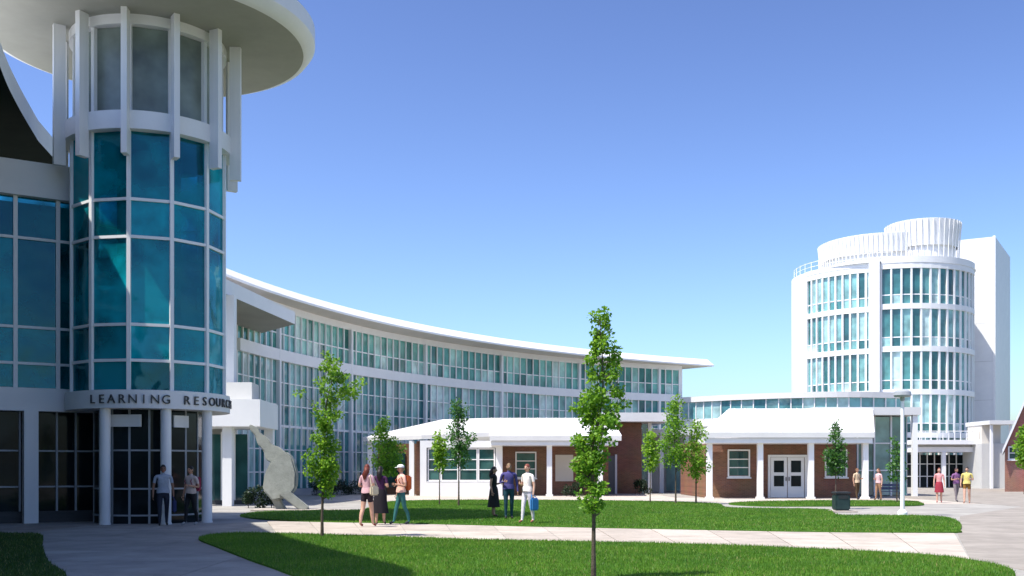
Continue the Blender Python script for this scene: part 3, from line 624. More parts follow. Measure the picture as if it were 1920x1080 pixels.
# white window bay
bx0, bx1 = PX(788, 66.6), PX(942, 66.6)
MB().prism([(bx0, 66.44), (bx1, 66.44), (bx1, 76), (bx0, 76)], 0, .88).build('bay_base', 'white_panel', pc)
MB().prism([(bx0, 66.44), (bx1, 66.44), (bx1, 76), (bx0, 76)], 3.02, 3.46).build('bay_head', 'white_panel', pc)
for a, b in ((bx0, bx0 + .4), (bx1 - .42, bx1)): MB().prism([(a, 66.44), (b, 66.44), (b, 76), (a, 76)], .881, 3.019).build('bay_side', 'white_panel', pc)
MB().prism([(bx0 + .4, 66.8), (bx1 - .42, 66.8), (bx1 - .42, 75), (bx0 + .4, 75)], .881, 3.019).build('bay_interior', 'interior_dark', pc)
xs = [bx0 + .45, PX(826, 66.6), PX(860, 66.6), PX(896, 66.6), bx1 - .45]
for a, b in zip(xs[:-1], xs[1:]): sash(pc, (a + b) / 2, 66.6, .93, b - a - .02, 2.06, 3, 1)
# corner porch at the left
for px, y in ((772, 67.0), (694, 68.6)): cube('column', 'white_paint', pc, (PX(px, y), y, 1.73), (.3, .3, 3.46))
MB().prism([(-9.0, 71.5), (bx0 - .02, 71.5), (bx0 - .02, 76), (-9.0, 76)], 0, 3.4).build('brick_wall', 'brick', pc)
MB().prism([(bx0 - .3, 67.2), (bx0 - .02, 67.2), (bx0 - .02, 71.4), (bx0 - .3, 71.4)], 0, 3.44).build('brick_wall', 'brick', pc)
cube('pane', 'glass_window', pc, (-7.9, 71.46, 1.6), (1.5, .06, 2.3))
# taller right end with brick wall, narrow glazing and posts
MB().prism([(6.45, 73.4), (PX(1203, 73.4), 73.4), (PX(1203, 73.4), 78.5), (6.45, 78.5)], 0, 4.88).build('brick_wall', 'brick', pc)
for px in (1131, 1155): cube('door_jamb', 'white_paint', pc, (PX(px, 73.3), 73.33, 1.35), (.14, .12, 2.7))
cube('door', 'interior_mid', pc, (PX(1143, 73.3), 73.36, 1.3), (.74, .06, 2.6))
cube('pane', 'glass_teal', pc, (PX(1209, 73.6), 73.6, 2.4), (.36, .05, 4.8)); cube('column', 'white_paint', pc, (PX(1218, 73.5), 73.5, 2.44), (.24, .24, 4.88))
wk = thing('covered_walk', 'recessed covered walk with white posts between the two pavilions', 'walkway', (11, 78, 0))
MB().prism([(8.8, 79.2), (16, 79.2), (16, 80), (8.8, 80)], .01, 4.3).build('rear_wall', 'grey_panel', wk)
MB().prism([(8.8, 75.6), (13.4, 75.6), (13.4, 79.1), (8.8, 79.1)], 4.1, 4.5).build('roof', 'white_roof', wk)
for px in (1240, 1287, 1312): cube('post', 'white_paint', wk, (PX(px, 76), 76, 2.05), (.3, .3, 4.1))
for px in (1262, 1302): cube('door', 'glass_teal', wk, (PX(px, 79.1), 79.12, 1.4), (1.0, .08, 2.6))

# ------------------------------------------------------------------ far right brick house and white shed
hs = thing('gabled_brick_house', 'small red brick gabled house at the far right edge', 'house', (38, 82, 0))
def hp(px, z, dy): return (PX(px, 80 + dy), 80 + dy, z)      # the ridge runs along the line of sight
gx = [(1884, 0), (1990, 0), (1990, 3.2), (1937, 7.9), (1884, 3.2)]
MB().add([hp(a, z, 0) for a, z in gx] + [hp(a, z, 9) for a, z in gx], [(0, 1, 2, 3, 4), (9, 8, 7, 6, 5), (0, 4, 9, 5), (1, 6, 7, 2), (0, 5, 6, 1), (4, 3, 8, 9), (3, 2, 7, 8)]).build('wall', 'brick_red', hs)
for sg in (-1, 1):
    q = [(1937 + sg * 57, 2.85), (1937, 8.0), (1937, 8.3), (1937 + sg * 57, 3.15)]
    MB().add([hp(a, z, -.4) for a, z in q] + [hp(a, z, 9.4) for a, z in q], [(0, 1, 2, 3), (7, 6, 5, 4), (0, 4, 5, 1), (1, 5, 6, 2), (2, 6, 7, 3), (3, 7, 4, 0)]).build('roof', 'roof_shingle', hs)
    q = [(1937 + sg * 57.5, 2.8), (1937, 7.97), (1937, 8.32), (1937 + sg * 57.5, 3.17)]
    MB().add([hp(a, z, -.5) for a, z in q] + [hp(a, z, -.41) for a, z in q], [(0, 1, 2, 3), (7, 6, 5, 4), (0, 4, 5, 1), (1, 5, 6, 2), (2, 6, 7, 3), (3, 7, 4, 0)]).build('rake_board', 'white_paint', hs)
sash(hs, PX(1899, 80), 79.97, 2.4, .75, 1.0, 2, 1)
MB().box((PX(1940, 80), 79.97, 1.1), (1.1, .1, 2.2)).build('door', 'white_paint', hs)
sd = thing('white_annex', 'low white annex between the stair tower and brick house', 'annex', (PX(1868, 95), 97, 0))
MB().box((PX(1866, 95), 97, 2), (2.4, 4, 4.0)).build('wall', 'grey_panel', sd); MB().box((PX(1873, 95), 96.8, 5.85), (2.3, 5, .35)).build('roof', 'white_roof', sd); MB().box((PX(1868, 95), 97.5, 4.83), (1.7, 3, 1.66)).build('upper_wall', 'soffit_cream', sd)
for x in (PX(1855, 95), PX(1891, 95)): cube('post', 'white_paint', sd, (x, 94.6, 2.83), (.2, .2, 5.67))

# ------------------------------------------------------------------ trees
def leaves_mesh(C, rad, n, size, name, m, parent):
    """n leaf blades (two triangles each, folded) spread round the clump centres C"""
    C = np.array(C); rad = np.array(rad); idx = rng.choice(len(C), n, p=rad ** 2 / (rad ** 2).sum())
    d = rng.normal(size=(n, 3)); d /= np.linalg.norm(d, axis=1)[:, None]; p = C[idx] + d * (rad[idx] * rng.uniform(.2, 1, n) ** .6)[:, None] * np.array([1, 1, .8])
    out = d * .6 + rng.normal(size=(n, 3)) * .6 + np.array([0, 0, -.25]); out /= np.linalg.norm(out, axis=1)[:, None]
    up = rng.normal(size=(n, 3)) + np.array([0, 0, .9]); sd = np.cross(out, up); sd /= np.linalg.norm(sd, axis=1)[:, None] + 1e-9; nn = np.cross(sd, out)
    L = size * rng.uniform(.6, 1.3, n)[:, None]
    V = np.stack([p, p + out * L * .5 + sd * L * .38 + nn * L * .12, p + out * L, p + out * L * .5 - sd * L * .38 + nn * L * .12], 1)
    off = np.array(wloc(parent)); V = V - off
    me = bpy.data.meshes.new(name); me.vertices.add(4 * n); me.vertices.foreach_set('co', V.ravel())
    base = np.arange(n) * 4; T = np.stack([base, base + 1, base + 2, base, base + 2, base + 3], 1).ravel()
    me.loops.add(6 * n); me.loops.foreach_set('vertex_index', T); me.polygons.add(2 * n); me.polygons.foreach_set('loop_start', np.arange(0, 6 * n, 3)); me.polygons.foreach_set('loop_total', np.full(2 * n, 3))
    me.update(); me.validate(); me.materials.append(mat(m))
    o = bpy.data.objects.new(name, me); COL.objects.link(o); o.parent = parent; return o
def tree(px, Y, prof, label, nl=3000, leaf=.07, m='leaf_maple', tr=.035, nb=46, bare=.0, seed=1, name='young_tree', clump=.16, xy=None, group='young trees on the campus lawns'):
    """prof: list of (pixel row, half width in pixels, sideways offset in pixels) from crown top to crown bottom"""
    rs = random.Random(seed); x, y = xy if xy else (PX(px, Y), Y); k = Y / F
    t = thing(name, label, 'tree', (x, y, .02), 0, group)
    P = sorted([(ZZ(r, Y), w * k, o * k) for r, w, o in prof]); zb, zt = P[0][0], P[-1][0]
    def env(z):
        zs = [p[0] for p in P]; return float(np.interp(z, zs, [p[1] for p in P])), float(np.interp(z, zs, [p[2] for p in P]))
    H = zt - .1; tp = []
    for i in range(9):
        f = i / 8; z = .0 + H * f; tp.append((x + env(max(z, zb))[1] * min(1, max(0, z - zb * .7)) * .7 + math.sin(f * 5 + seed) * .02 * f * H * .3, y + math.cos(f * 4 + seed) * .02 * f * H * .3, z))
    MB().tube(tp, [tr * (1.25 if i == 0 else 1) * (1 - .85 * i / 8) for i in range(9)], 8).build('trunk', 'bark', t, True)
    C, rad = [], []; lim = MB()
    for b in range(nb):
        f = (b + rs.random()) / nb; z = zb + (zt - zb) * f; w, o = env(z); a = b * 2.4 + rs.uniform(-.5, .5); reach = w * rs.uniform(.35, 1.0) * (1 if rs.random() > .14 else 1.3)
        tip = Vector((x + o + math.cos(a) * reach, y + math.sin(a) * reach * .9, z)); st = Vector((x + o * .6, y, max(.3, z - reach * rs.uniform(.6, 1.1)))); mid = st.lerp(tip, .55) + Vector((0, 0, -.12 * reach))
        lim.tube([st, mid, tip], [tr * .4 * (1.1 - f), tr * .26 * (1.1 - f) + .002, .003], 5)
        for q in ((.55, .8, 1.0) if w > .2 else (.7, 1.0)):
            c = st.lerp(mid, q / .55) if q < .55 else mid.lerp(tip, (q - .55) / .45)
            if rs.random() > bare: C.append((c.x + rs.gauss(0, .04), c.y + rs.gauss(0, .04), c.z + rs.gauss(0, .04))); rad.append(clump * rs.uniform(.55, 1.25) * min(1.2, .55 + w * 1.2))
    lim.build('limbs', 'bark', t, True)
    leaves_mesh(C, rad, nl, leaf, 'crown', m, t); return t
tree(1113, 15.2, [(586, 5, 14), (600, 20, 12), (625, 30, 22), (650, 26, 16), (672, 34, 24), (700, 50, 18), (730, 60, 26), (755, 44, 12), (780, 46, 20), (800, 24, 6), (818, 44, -2), (840, 60, -4), (862, 40, -8), (885, 20, -16), (915, 26, 2), (940, 26, -6), (962, 12, 6)],
     'tallest slim young maple in front, its trunk crossing the pale path', 6600, .056, 'leaf_maple', .034, 60, .25, 3, clump=.105)
tree(604, 25.2, [(664, 10, 14), (682, 26, 10), (700, 40, 30), (715, 62, 26), (735, 50, 0), (755, 36, 10), (778, 28, 10), (800, 12, 4), (822, 24, 0), (850, 38, 8), (875, 36, 8), (895, 20, 8), (930, 10, 4)],
     'young maple with a pinched crown beside the pale path, left of the walkers', 4400, .08, 'leaf_maple', .036, 42, .25, 5, clump=.16)
tree(860, 47, [(748, 4, 0), (765, 15, 0), (785, 10, 0), (800, 14, -2), (820, 24, 2), (845, 22, 2), (875, 10, 0)], 'slender dark green tree before the white window bay', 2000, .11, 'leaf_deep', .04, 30, .2, 7, clump=.24)
tree(824, 48, [(812, 5, 0), (830, 10, 0), (855, 11, 0), (880, 6, 0)], 'small yellow green sapling left of the window bay tree', 900, .13, 'leaf_lime', .03, 18, .05, 8, clump=.24)
tree(724, 42, [(788, 5, -4), (810, 14, -4), (830, 30, 2), (850, 42, 4), (870, 34, 4), (884, 14, 0)], 'broad low young tree behind the walkers at the corner porch', 2200, .11, 'leaf_maple', .04, 32, .2, 9, clump=.26)
tree(1267, 50, [(740, 4, 0), (765, 14, 0), (790, 22, 0), (825, 34, -6), (850, 30, 0), (872, 16, 2)], 'taller of the green trees before the covered walk', 2300, .12, 'leaf_maple', .04, 32, .2, 11, clump=.28)
tree(1305, 50.5, [(788, 6, 0), (810, 16, 0), (845, 24, 2), (875, 20, 0), (895, 8, 0)], 'bright lime green tree left of the double door pavilion', 1700, .12, 'leaf_lime', .04, 26, .2, 12, clump=.26)
tree(1219, 52, [(805, 4, 0), (830, 12, 0), (860, 13, 0), (880, 6, 0)], 'thin sapling at the end of the tall brick wall', 900, .14, 'leaf_lime', .03, 18, .05, 13, clump=.26)
tree(1567, 44, [(786, 3, 0), (810, 8, 0), (830, 15, 0), (850, 22, 0), (872, 20, 0), (888, 8, 0)], 'pointed young tree before the window right of the double door', 1900, .1, 'leaf_deep', .035, 28, .2, 14, clump=.22)
tree(1682, 52, [(820, 5, 0), (845, 14, 0), (870, 17, 0), (900, 10, 0)], 'thin leaved sapling just left of the white lamp post', 700, .13, 'leaf_deep', .03, 18, .3, 15, clump=.25)
tree(1922, 72, [(800, 5, 4), (822, 12, 4), (845, 14, 4), (872, 8, 4)], 'green tree before the gabled brick house at right edge', 2600, .2, 'leaf_maple', .08, 30, .05, 16, clump=.5)
for i, (tx, ty, sz, lb) in enumerate(((-5, -9, 1.0, 'large unseen tree added behind the viewer, mirrored in the rotunda glass'), (4, -14, 1.15, 'tall tree added behind the front lawn for glass reflections, out of view'), (-13, -4, .9, 'tree added beyond the wing eave for glass reflections, out of view'))):
    tree(0, 45, [(882 - 430 * sz, 10, 0), (882 - 380 * sz, 60, 0), (882 - 270 * sz, 110, 6), (882 - 160 * sz, 100, 0), (882 - 60, 40, 0)], lb, 5000, .3, 'leaf_deep', .18, 40, .1, 30 + i, name='unseen_tree', clump=.7, xy=(tx, ty), group='unseen trees added behind the viewer')  # unseen trees, added for dark reflections in rotunda glass and less sky light
# ------------------------------------------------------------------ shrubs and hedges
def shrub(x0, y0, x1, y1, h, w, label, n=2500):
    t = thing('shrub', label, 'shrub', ((x0 + x1) / 2, (y0 + y1) / 2, 0), 0, 'dark shrubs at the building foot'); C, rad = [], []; st = MB()
    L = math.hypot(x1 - x0, y1 - y0); k = max(4, int(L / .3))
    for i in range(k):
        f = (i + random.random()) / k; x, y = x0 + (x1 - x0) * f + random.gauss(0, .05), y0 + (y1 - y0) * f + random.gauss(0, w / 4)
        for q in range(3): C.append((x + random.gauss(0, .12), y + random.gauss(0, .12), h * random.uniform(.25, .85))); rad.append(random.uniform(.5, .9) * w * .5)
        st.tube([(x, y, 0), (x + random.gauss(0, .1), y + random.gauss(0, .1), h * .7)], [.02, .008], 5)
    st.build('stems', 'bark', t); leaves_mesh(C, rad, n, .09, 'foliage', 'leaf_shrub', t)
shrub(-11.3, 45.4, -9.9, 45.4, .9, .8, 'dark shrub mound left of the sculpture')
shrub(-12.6, 67.2, -9.6, 72, .9, .9, 'dark hedge at the foot of the curved building', 3500)
shrub(PX(1192, 70), 70, PX(1212, 70), 70, 1.1, .7, 'dark shrub at the foot of the tall brick wall', 1500)
shrub(PX(1066, 64), 64, PX(1110, 64), 64, .9, .6, 'dark shrub between porch columns behind the tallest maple', 1500)

# ------------------------------------------------------------------ lamp post, bin, bench, sculpture
lx, ly = G(1692, 968)
lp = thing('lamp_post', 'white lamp post with flat grey round head on the long lawn', 'lamp post', (lx, ly, .045))
MB().lathe((lx, ly), [(.17, .04), (.17, .14), (.12, .2), (.075, .24), (.06, 4.0), (.06, 4.02)], 16).build('pole', 'white_paint', lp, True)
MB().lathe((lx, ly), [(.05, 4.0), (.08, 4.05), (.08, 4.16), (.01, 4.16)], 16).build('collar', 'lamp_grey', lp, True)
MB().lathe((lx, ly), [(.01, 4.14), (.26, 4.16), (.30, 4.22), (.28, 4.34), (.16, 4.42), (.01, 4.44)], 24).build('lamp_head', 'lamp_grey', lp, True)
bx, by = G(1577, 960)
bn = thing('litter_bin', 'dark square litter bin on concrete pad in front of the pavilion', 'litter bin', (bx, by, 0))
MB().box((bx, by, .03), (1.0, 1.0, .06)).build('pad', 'path_concrete', bn, bevel=.015)
MB().box((bx, by, .38), (.56, .54, .6)).build('body', 'bin_green', bn, bevel=.04)
MB().box((bx, by, .74), (.62, .6, .08)).build('lid', 'dark_metal', bn, bevel=.03)
cube('opening', 'interior_dark', bn, (bx, by - .272, .58), (.36, .02, .14))
bx, by = G(1667, 937)
be = thing('bench', 'dark blue bench beside the pavilion corner column', 'bench', (bx, by, 0))
navy = colour((.02, .03, .07), .5)
for k in range(3): MB().box((bx, by - .18 + .17 * k, .45), (1.3, .14, .04)).build('seat_slat', navy, be)
for k in range(2): MB().box((bx, by + .27, .62 + .18 * k), (1.3, .04, .14)).build('back_slat', navy, be)
for s in (-.5, .5):
    for q in (-.18, .24): MB().box((bx + s, by + q, .21 if q < 0 else .42), (.06, .06, .42 if q < 0 else .84)).build('leg', 'dark_metal', be)

def px_shape(pts, Y, th, name, m, parent, bevel=.05, tilt=0):
    """outline given in photo pixels standing at depth Y, with real thickness"""
    vs = [(PX(a, Y), Y - th / 2 + tilt * ZZ(b, Y), max(.03, ZZ(b, Y))) for a, b in pts] + [(PX(a, Y), Y + th / 2 + tilt * ZZ(b, Y), max(.03, ZZ(b, Y))) for a, b in pts]; n = len(pts)
    return MB().add(vs, [tuple(range(n)), tuple(range(n, 2 * n))[::-1]] + [(i, i + n, (i + 1) % n + n, (i + 1) % n) for i in range(n)]).build(name, m, parent, True, bevel=bevel)
SY = 42.5
sc_ = thing('abstract_sculpture', 'grey stone abstract sculpture, rounded slab with rising arm and slanting legs', 'sculpture', (PX(528, SY), SY, 0))
px_shape([(494, 918), (497, 890), (508, 866), (523, 850), (535, 846), (549, 858), (557, 886), (556, 914), (544, 932), (512, 939)], SY, .5, 'slab', 'stone_grey', sc_, .06, .06)
px_shape([(512, 870), (538, 852), (522, 838), (509, 834), (500, 820), (488, 814), (482, 802), (466, 795), (468, 806), (478, 818), (482, 832), (494, 846), (498, 862)], SY, .3, 'arm', 'stone_grey', sc_, .04, .06)
px_shape([(522, 926), (540, 918), (580, 951), (576, 958), (562, 958)], SY - .15, .34, 'leg', 'stone_grey', sc_, .04)
px_shape([(504, 926), (524, 930), (534, 950), (538, 958), (520, 958)], SY + .2, .34, 'leg', 'stone_grey', sc_, .04)
MB().box((PX(540, SY), SY, .03), (2.6, 1.6, .06)).build('plinth', 'path_concrete', sc_)

# ------------------------------------------------------------------ people
SKIN = {'light': (.55, .33, .24), 'tan': (.42, .24, .16), 'brown': (.22, .12, .08)}
def person(label, at, face, top, bottom, skin='light', hair=(.05, .03, .02), long_hair=False, H=1.7, sleeves='short', legs='trousers', skirt=None, hat=None, shoes=(.04, .035, .03), armL='hang', armR='hang', step=.12, bag=None, sex='f', head_turn=0, group='people on the campus'):
    s = H / 1.7; t = thing('person', label, 'person', (at[0], at[1], at[2] if len(at) > 2 else 0), R(face), group)
    sh = .175 if sex == 'f' else .205; hp = .095; J = {}; E = []
    def j(n, x, y, z, r): J[n] = (Vector((x * s, y * s, z * s)), tuple(q * s for q in (r if isinstance(r, tuple) else (r, r))))
    def e(a, b, lab): E.append((a, b, lab))
    j('pelvis', 0, 0, .93, (.155, .115)); j('waist', 0, .0, 1.06, (.125 if sex == 'f' else .145, .095)); j('chest', 0, .0, 1.25, (.155 if sex == 'f' else .175, .115)); j('upper', 0, .01, 1.38, (.12, .09))
    j('neck', 0, .012, 1.45, (.052, .055)); j('headb', 0, -.0, 1.53, (.05, .055))
    e('pelvis', 'waist', 'torso'); e('waist', 'chest', 'torso'); e('chest', 'upper', 'torso'); e('upper', 'neck', 'neck'); e('neck', 'headb', 'neck')
    for sg, side, arm in ((-1, 'R', armR), (1, 'L', armL)):
        st = step * sg
        j('hip' + side, sg * hp, 0, .87, (.095, .1)); j('knee' + side, sg * hp * 1.0, st * .45 - .015, .49, (.06, .062)); j('calf' + side, sg * hp, st * .75 + .012, .34, (.055, .058)); j('ank' + side, sg * hp, st + .012, .09, .037)
        j('toe' + side, sg * (hp + .015), st - .12, .035, (.042, .03))
        e('pelvis', 'hip' + side, 'hips'); e('hip' + side, 'knee' + side, 'thigh'); e('knee' + side, 'calf' + side, 'shin'); e('calf' + side, 'ank' + side, 'shin'); e('ank' + side, 'toe' + side, 'foot')
        j('sho' + side, sg * sh, .012, 1.385, (.055, .055))
        if arm == 'hang': el, wr, fd = (sg * (sh + .055), .03, 1.10), (sg * (sh + .07), -.03, .86), Vector((0, -.15, -1))
        elif arm == 'bent': el, wr, fd = (sg * (sh + .06), .05, 1.11), (sg * (sh - .03), -.19, 1.16), Vector((-sg * .55, -.8, .1))
        elif arm == 'hip': el, wr, fd = (sg * (sh + .19), .05, 1.13), (sg * (sh + .03), -.02, .99), Vector((-sg * .6, -.2, -.6))
        elif arm == 'strap': el, wr, fd = (sg * (sh + .06), -.02, 1.10), (sg * (sh - .04), -.13, 1.30), Vector((-sg * .3, -.2, .9))
        else: el, wr, fd = (sg * (sh + .06), .01, 1.10), (sg * (sh + .05), -.16, .93), Vector((0, -.7, -.6))
        j('elb' + side, *el, .04); j('wri' + side, *wr, (.026, .026)); fd = fd.normalized()
        w = Vector(wr); pc_ = w + fd * .06; j('palm' + side, *pc_, (.034, .02))
        e('upper', 'sho' + side, 'torso'); e('sho' + side, 'elb' + side, 'upperarm'); e('elb' + side, 'wri' + side, 'forearm'); e('wri' + side, 'palm' + side, 'hand')
        sdv = fd.cross(Vector((sg, 0, 0))) if abs(fd.x) < .7 else fd.cross(Vector((0, 1, 0))); sdv.normalize(); cv = fd.cross(sdv) * sg
        for k, (of, ln) in enumerate(((-.026, .066), (-.009, .077), (.009, .072), (.026, .056))):      # four fingers, bent
            b = pc_ + sdv * of + fd * .012; j('f%d0' % k + side, *b, .0085); j('f%d1' % k + side, *(b + fd * ln * .55), .0085); j('f%d2' % k + side, *(b + fd * ln * .9 - cv * ln * .35), .0075)
            e('f%d0' % k + side, 'f%d1' % k + side, 'hand'); e('f%d1' % k + side, 'f%d2' % k + side, 'hand')
        b = w + fd * .035 - sdv * .028; j('t0' + side, *b, .0095); j('t1' + side, *(b - sdv * .03 + fd * .022), .0095); j('t2' + side, *(b - sdv * .036 + fd * .05), .008)
        e('t0' + side, 't1' + side, 'hand'); e('t1' + side, 't2' + side, 'hand')
    names = list(J); ix = {n: i for i, n in enumerate(names)}
    me = bpy.data.meshes.new('body'); me.from_pydata([J[n][0] for n in names], [(ix[a], ix[b]) for a, b, _ in E], []); ob = bpy.data.objects.new('tmp', me); COL.objects.link(ob)
    ob.modifiers.new('skin', 'SKIN').use_smooth_shade = True
    roots = {'pelvis'} | {n for n in names if (n[0] == 'f' and n[2] == '0') or n[:2] == 't0'}
    for i, n in enumerate(names):
        sv = me.skin_vertices[0].data[i]; sv.radius = J[n][1]; sv.use_root = n in roots
    sb = ob.modifiers.new('sub', 'SUBSURF'); sb.levels = 2; sb.render_levels = 2
    dg = bpy.context.evaluated_depsgraph_get(); dg.update(); bm_ = bpy.data.meshes.new_from_object(ob.evaluated_get(dg)); bpy.data.objects.remove(ob)
    # head: one shaped ellipsoid with jaw, nose, ears joined to the same mesh
    bm = bmesh.new(); bm.from_mesh(bm_); nb_ = len(bm.faces); hb = bmesh.new(); bmesh.ops.create_uvsphere(hb, u_segments=20, v_segments=14, radius=1)
    Rh = Matrix.Rotation(R(head_turn), 3, 'Z'); hc = Vector((0, -.012, 1.605))
    for v in hb.verts:
        x, y, z = v.co; jaw = 1 - .28 * max(0, -z) ** 1.3; vx, vy, vz = x * .073 * jaw, y * .095 * (1 - .12 * max(0, -z)), z * .115
        if y < -.6 and abs(x) < .22 and -.35 < z < .12: vy -= .022 * (1 - abs(x) / .22)
        if y < -.7 and .05 < z < .3 and .15 < abs(x) < .5: vy += .008
        if abs(x) > .93 and abs(z) < .35: vx *= 1.14
        v.co = (Rh @ Vector((vx, vy, vz)) + hc) * s
    hm = bpy.data.meshes.new('h'); hb.to_mesh(hm); hb.free(); bm.from_mesh(hm); bpy.data.meshes.remove(hm)
    for f in bm.faces: f.smooth = True
    me2 = bpy.data.meshes.new('body'); bm.to_mesh(me2); bm.free()
    mats = [colour(SKIN[skin], .55), colour(top), colour(bottom), colour(shoes, .5), colour((.02, .015, .012), .4), colour((.38, .12, .1), .5)]
    for m in mats: me2.materials.append(m)
    seg = [(J[a][0], J[b][0], (J[a][1][0] + J[b][1][0]) / 2, lab) for a, b, lab in E]
    for i, p in enumerate(me2.polygons):
        c = p.center
        if i >= nb_:
            q = Rh.inverted() @ (c / s - hc); p.material_index = 0
            if q.y < -.06:
                if abs(q.z - .012) < .014 and .018 < abs(q.x) < .045: p.material_index = 4
                elif abs(q.z + .055) < .012 and abs(q.x) < .026: p.material_index = 5
            continue
        best = None
        for a, b, r, lab in seg:
            ab = b - a; u = max(0, min(1, (c - a).dot(ab) / ab.length_squared)); dd = (c - a - ab * u).length - r
            if best is None or dd < best[0]: best = (dd, lab, u)
        lab, u = best[1], best[2]; z = c.z / s
        if lab in ('neck',): mi = 0 if z > 1.43 else 1
        elif lab == 'torso': mi = 1 if z > .99 or skirt == 'dress' else 2
        elif lab == 'hips': mi = 2
        elif lab == 'upperarm': mi = 1 if sleeves != 'none' and (sleeves == 'long' or u < .62) else 0
        elif lab == 'forearm': mi = 1 if sleeves == 'long' else 0
        elif lab == 'hand': mi = 0
        elif lab == 'thigh': mi = 2 if legs == 'trousers' or (legs == 'shorts' and u < .5) or u < .12 else 0
        elif lab == 'shin': mi = 2 if legs == 'trousers' else 0
        else: mi = 3
        p.material_index = mi
    bo = bpy.data.objects.new('body', me2); COL.objects.link(bo); bo.parent = t
    def child(m, name, mt, smooth=True):
        me = bpy.data.meshes.new(name); me.from_pydata([tuple(Vector(v) * s) for v in m.v], [], m.f); me.materials.append(mt); bm = bmesh.new(); bm.from_mesh(me); bmesh.ops.recalc_face_normals(bm, faces=bm.faces); bm.to_mesh(me); bm.free()
        for p in me.polygons: p.use_smooth = smooth
        o = bpy.data.objects.new(name, me); COL.objects.link(o); o.parent = t; return o
    # shirt hem / skirt
    if skirt:
        z0, wd = {'dress': (.34, .26), 'skirt': (.52, .22), 'short': (.66, .2)}[skirt]; m = MB(); n = 28; rows = [(1.04, .138, .108), (.95, .168, .135), (.84, .185, .15), ((.84 + z0) / 2, (.185 + wd) / 2, (.15 + wd * .8) / 2), (z0, wd, wd * .8)]; vs = []
        for z, a, b in rows:
            for k in range(n):
                th = 2 * math.pi * k / n; w = 1 + .07 * math.sin(th * 7) * max(0, (.9 - z)); vs.append((a * w * math.cos(th), b * w * math.sin(th), z))
        m.add(vs, [(i * n + k, i * n + (k + 1) % n, (i + 1) * n + (k + 1) % n, (i + 1) * n + k) for i in range(len(rows) - 1) for k in range(n)]); child(m, 'skirt', colour(bottom))
    else:
        m = MB(); n = 24; vs = []; wd = .158 if sex == 'f' else .168
        for z, k0 in ((1.08, .9), (1.0, 1.04), (.93, 1.08)):
            for k in range(n): th = 2 * math.pi * k / n; vs.append((wd * k0 * math.cos(th), wd * .78 * k0 * math.sin(th), z + .008 * math.sin(th * 3)))
        m.add(vs, [(i * n + k, i * n + (k + 1) % n, (i + 1) * n + (k + 1) % n, (i + 1) * n + k) for i in range(2) for k in range(n)]); child(m, 'shirt_hem', colour(top))
    # hair
    m = MB(); nu, nv_ = 20, 8; vs = []; fs = []
    for i in range(nv_ + 1):
        for k in range(nu):
            th = 2 * math.pi * k / nu; front = max(0, -math.sin(th)); lim_ = R(62 if long_hair else 68) * (1 - .1 * front) + (R(52) * (1 - front) ** 1.5); ph = lim_ * i / nv_
            q = Vector((.08 * math.sin(ph) * math.cos(th), .104 * math.sin(ph) * math.sin(th), .123 * math.cos(ph))); vs.append(Rh @ q + hc + Vector((0, .006, .004)))
    for i in range(nv_):
        for k in range(nu): fs.append((i * nu + k, i * nu + (k + 1) % nu, (i + 1) * nu + (k + 1) % nu, (i + 1) * nu + k))
    m.add(vs, fs)
    if long_hair:
        pts = [hc + Rh @ Vector((0, .055, .03)), hc + Rh @ Vector((0, .085, -.08)), Vector((0, .105, 1.42)), Vector((0, .1, 1.3))]; m2 = MB(); m2.tube(pts, [.07, .082, .075, .035], 12); m.add([(v[0], v[1], v[2]) for v in m2.v], m2.f)
    child(m, 'hair', colour(hair, .5))
    if hat:
        m = MB(); m.lathe((0, 0), [(.001, 1.738), (.05, 1.73), (.082, 1.7), (.09, 1.655), (.087, 1.645)], 20); m.v = [(v[0], v[1] * 1.16 - .008, v[2]) for v in m.v]; m.add([(-.07, -.09, 1.652), (.07, -.09, 1.652), (.055, -.17, 1.64), (0, -.19, 1.638), (-.055, -.17, 1.64), (-.07, -.09, 1.664), (.07, -.09, 1.664), (.055, -.17, 1.65), (0, -.19, 1.648), (-.055, -.17, 1.65)], [(0, 1, 2, 3, 4), (9, 8, 7, 6, 5), (0, 5, 6, 1), (1, 6, 7, 2), (2, 7, 8, 3), (3, 8, 9, 4), (4, 9, 5, 0)])
        m.v = [tuple(Rh @ Vector(v)) for v in m.v]; child(m, 'cap', colour(hat))
    if bag:
        kind, bc, blab = bag
        rz = R(face); ca, sa = math.cos(rz), math.sin(rz)
        def W(x, y, z): x, y, z = x * s, y * s, z * s; return (at[0] + x * ca - y * sa, at[1] + x * sa + y * ca, (at[2] if len(at) > 2 else 0) + z)
        if kind == 'backpack': cx, cy, cz, sx, sy, sz = 0, .2, 1.2, .3, .16, .42
        elif kind == 'shoulder': cx, cy, cz, sx, sy, sz = -.27, .03, 1.0, .11, .32, .26
        else: cx, cy, cz, sx, sy, sz = .3, -.06, .56, .1, .34, .36
        bg = thing('bag', blab, 'bag', W(cx, cy, cz - sz / 2), rz, 'bags carried by people'); q = MB().box((0, 0, sz / 2 * s), (sx * s, sy * s, sz * s)).build('pouch', colour(bc), None, True, bevel=.035); q.parent = bg
        if kind == 'backpack': stp_ = [[(-.11 + .22 * k, -.06, sz), (-.11 + .22 * k, -.2, sz + .0), (-.12 + .24 * k, -.33, sz - .12), (-.13 + .26 * k, -.2, .06), (-.12 + .24 * k, -.04, .06)] for k in (0, 1)]
        elif kind == 'shoulder': stp_ = [[(0, -.13, sz), (.1, -.08, sz + .27), (.12, -.0, sz + .31), (.1, .06, sz + .27), (0, .13, sz)]]
        else: stp_ = [[(0, -.1, sz), (-.05, -.06, sz + .09), (-.05, .06, sz + .09), (0, .1, sz)]]
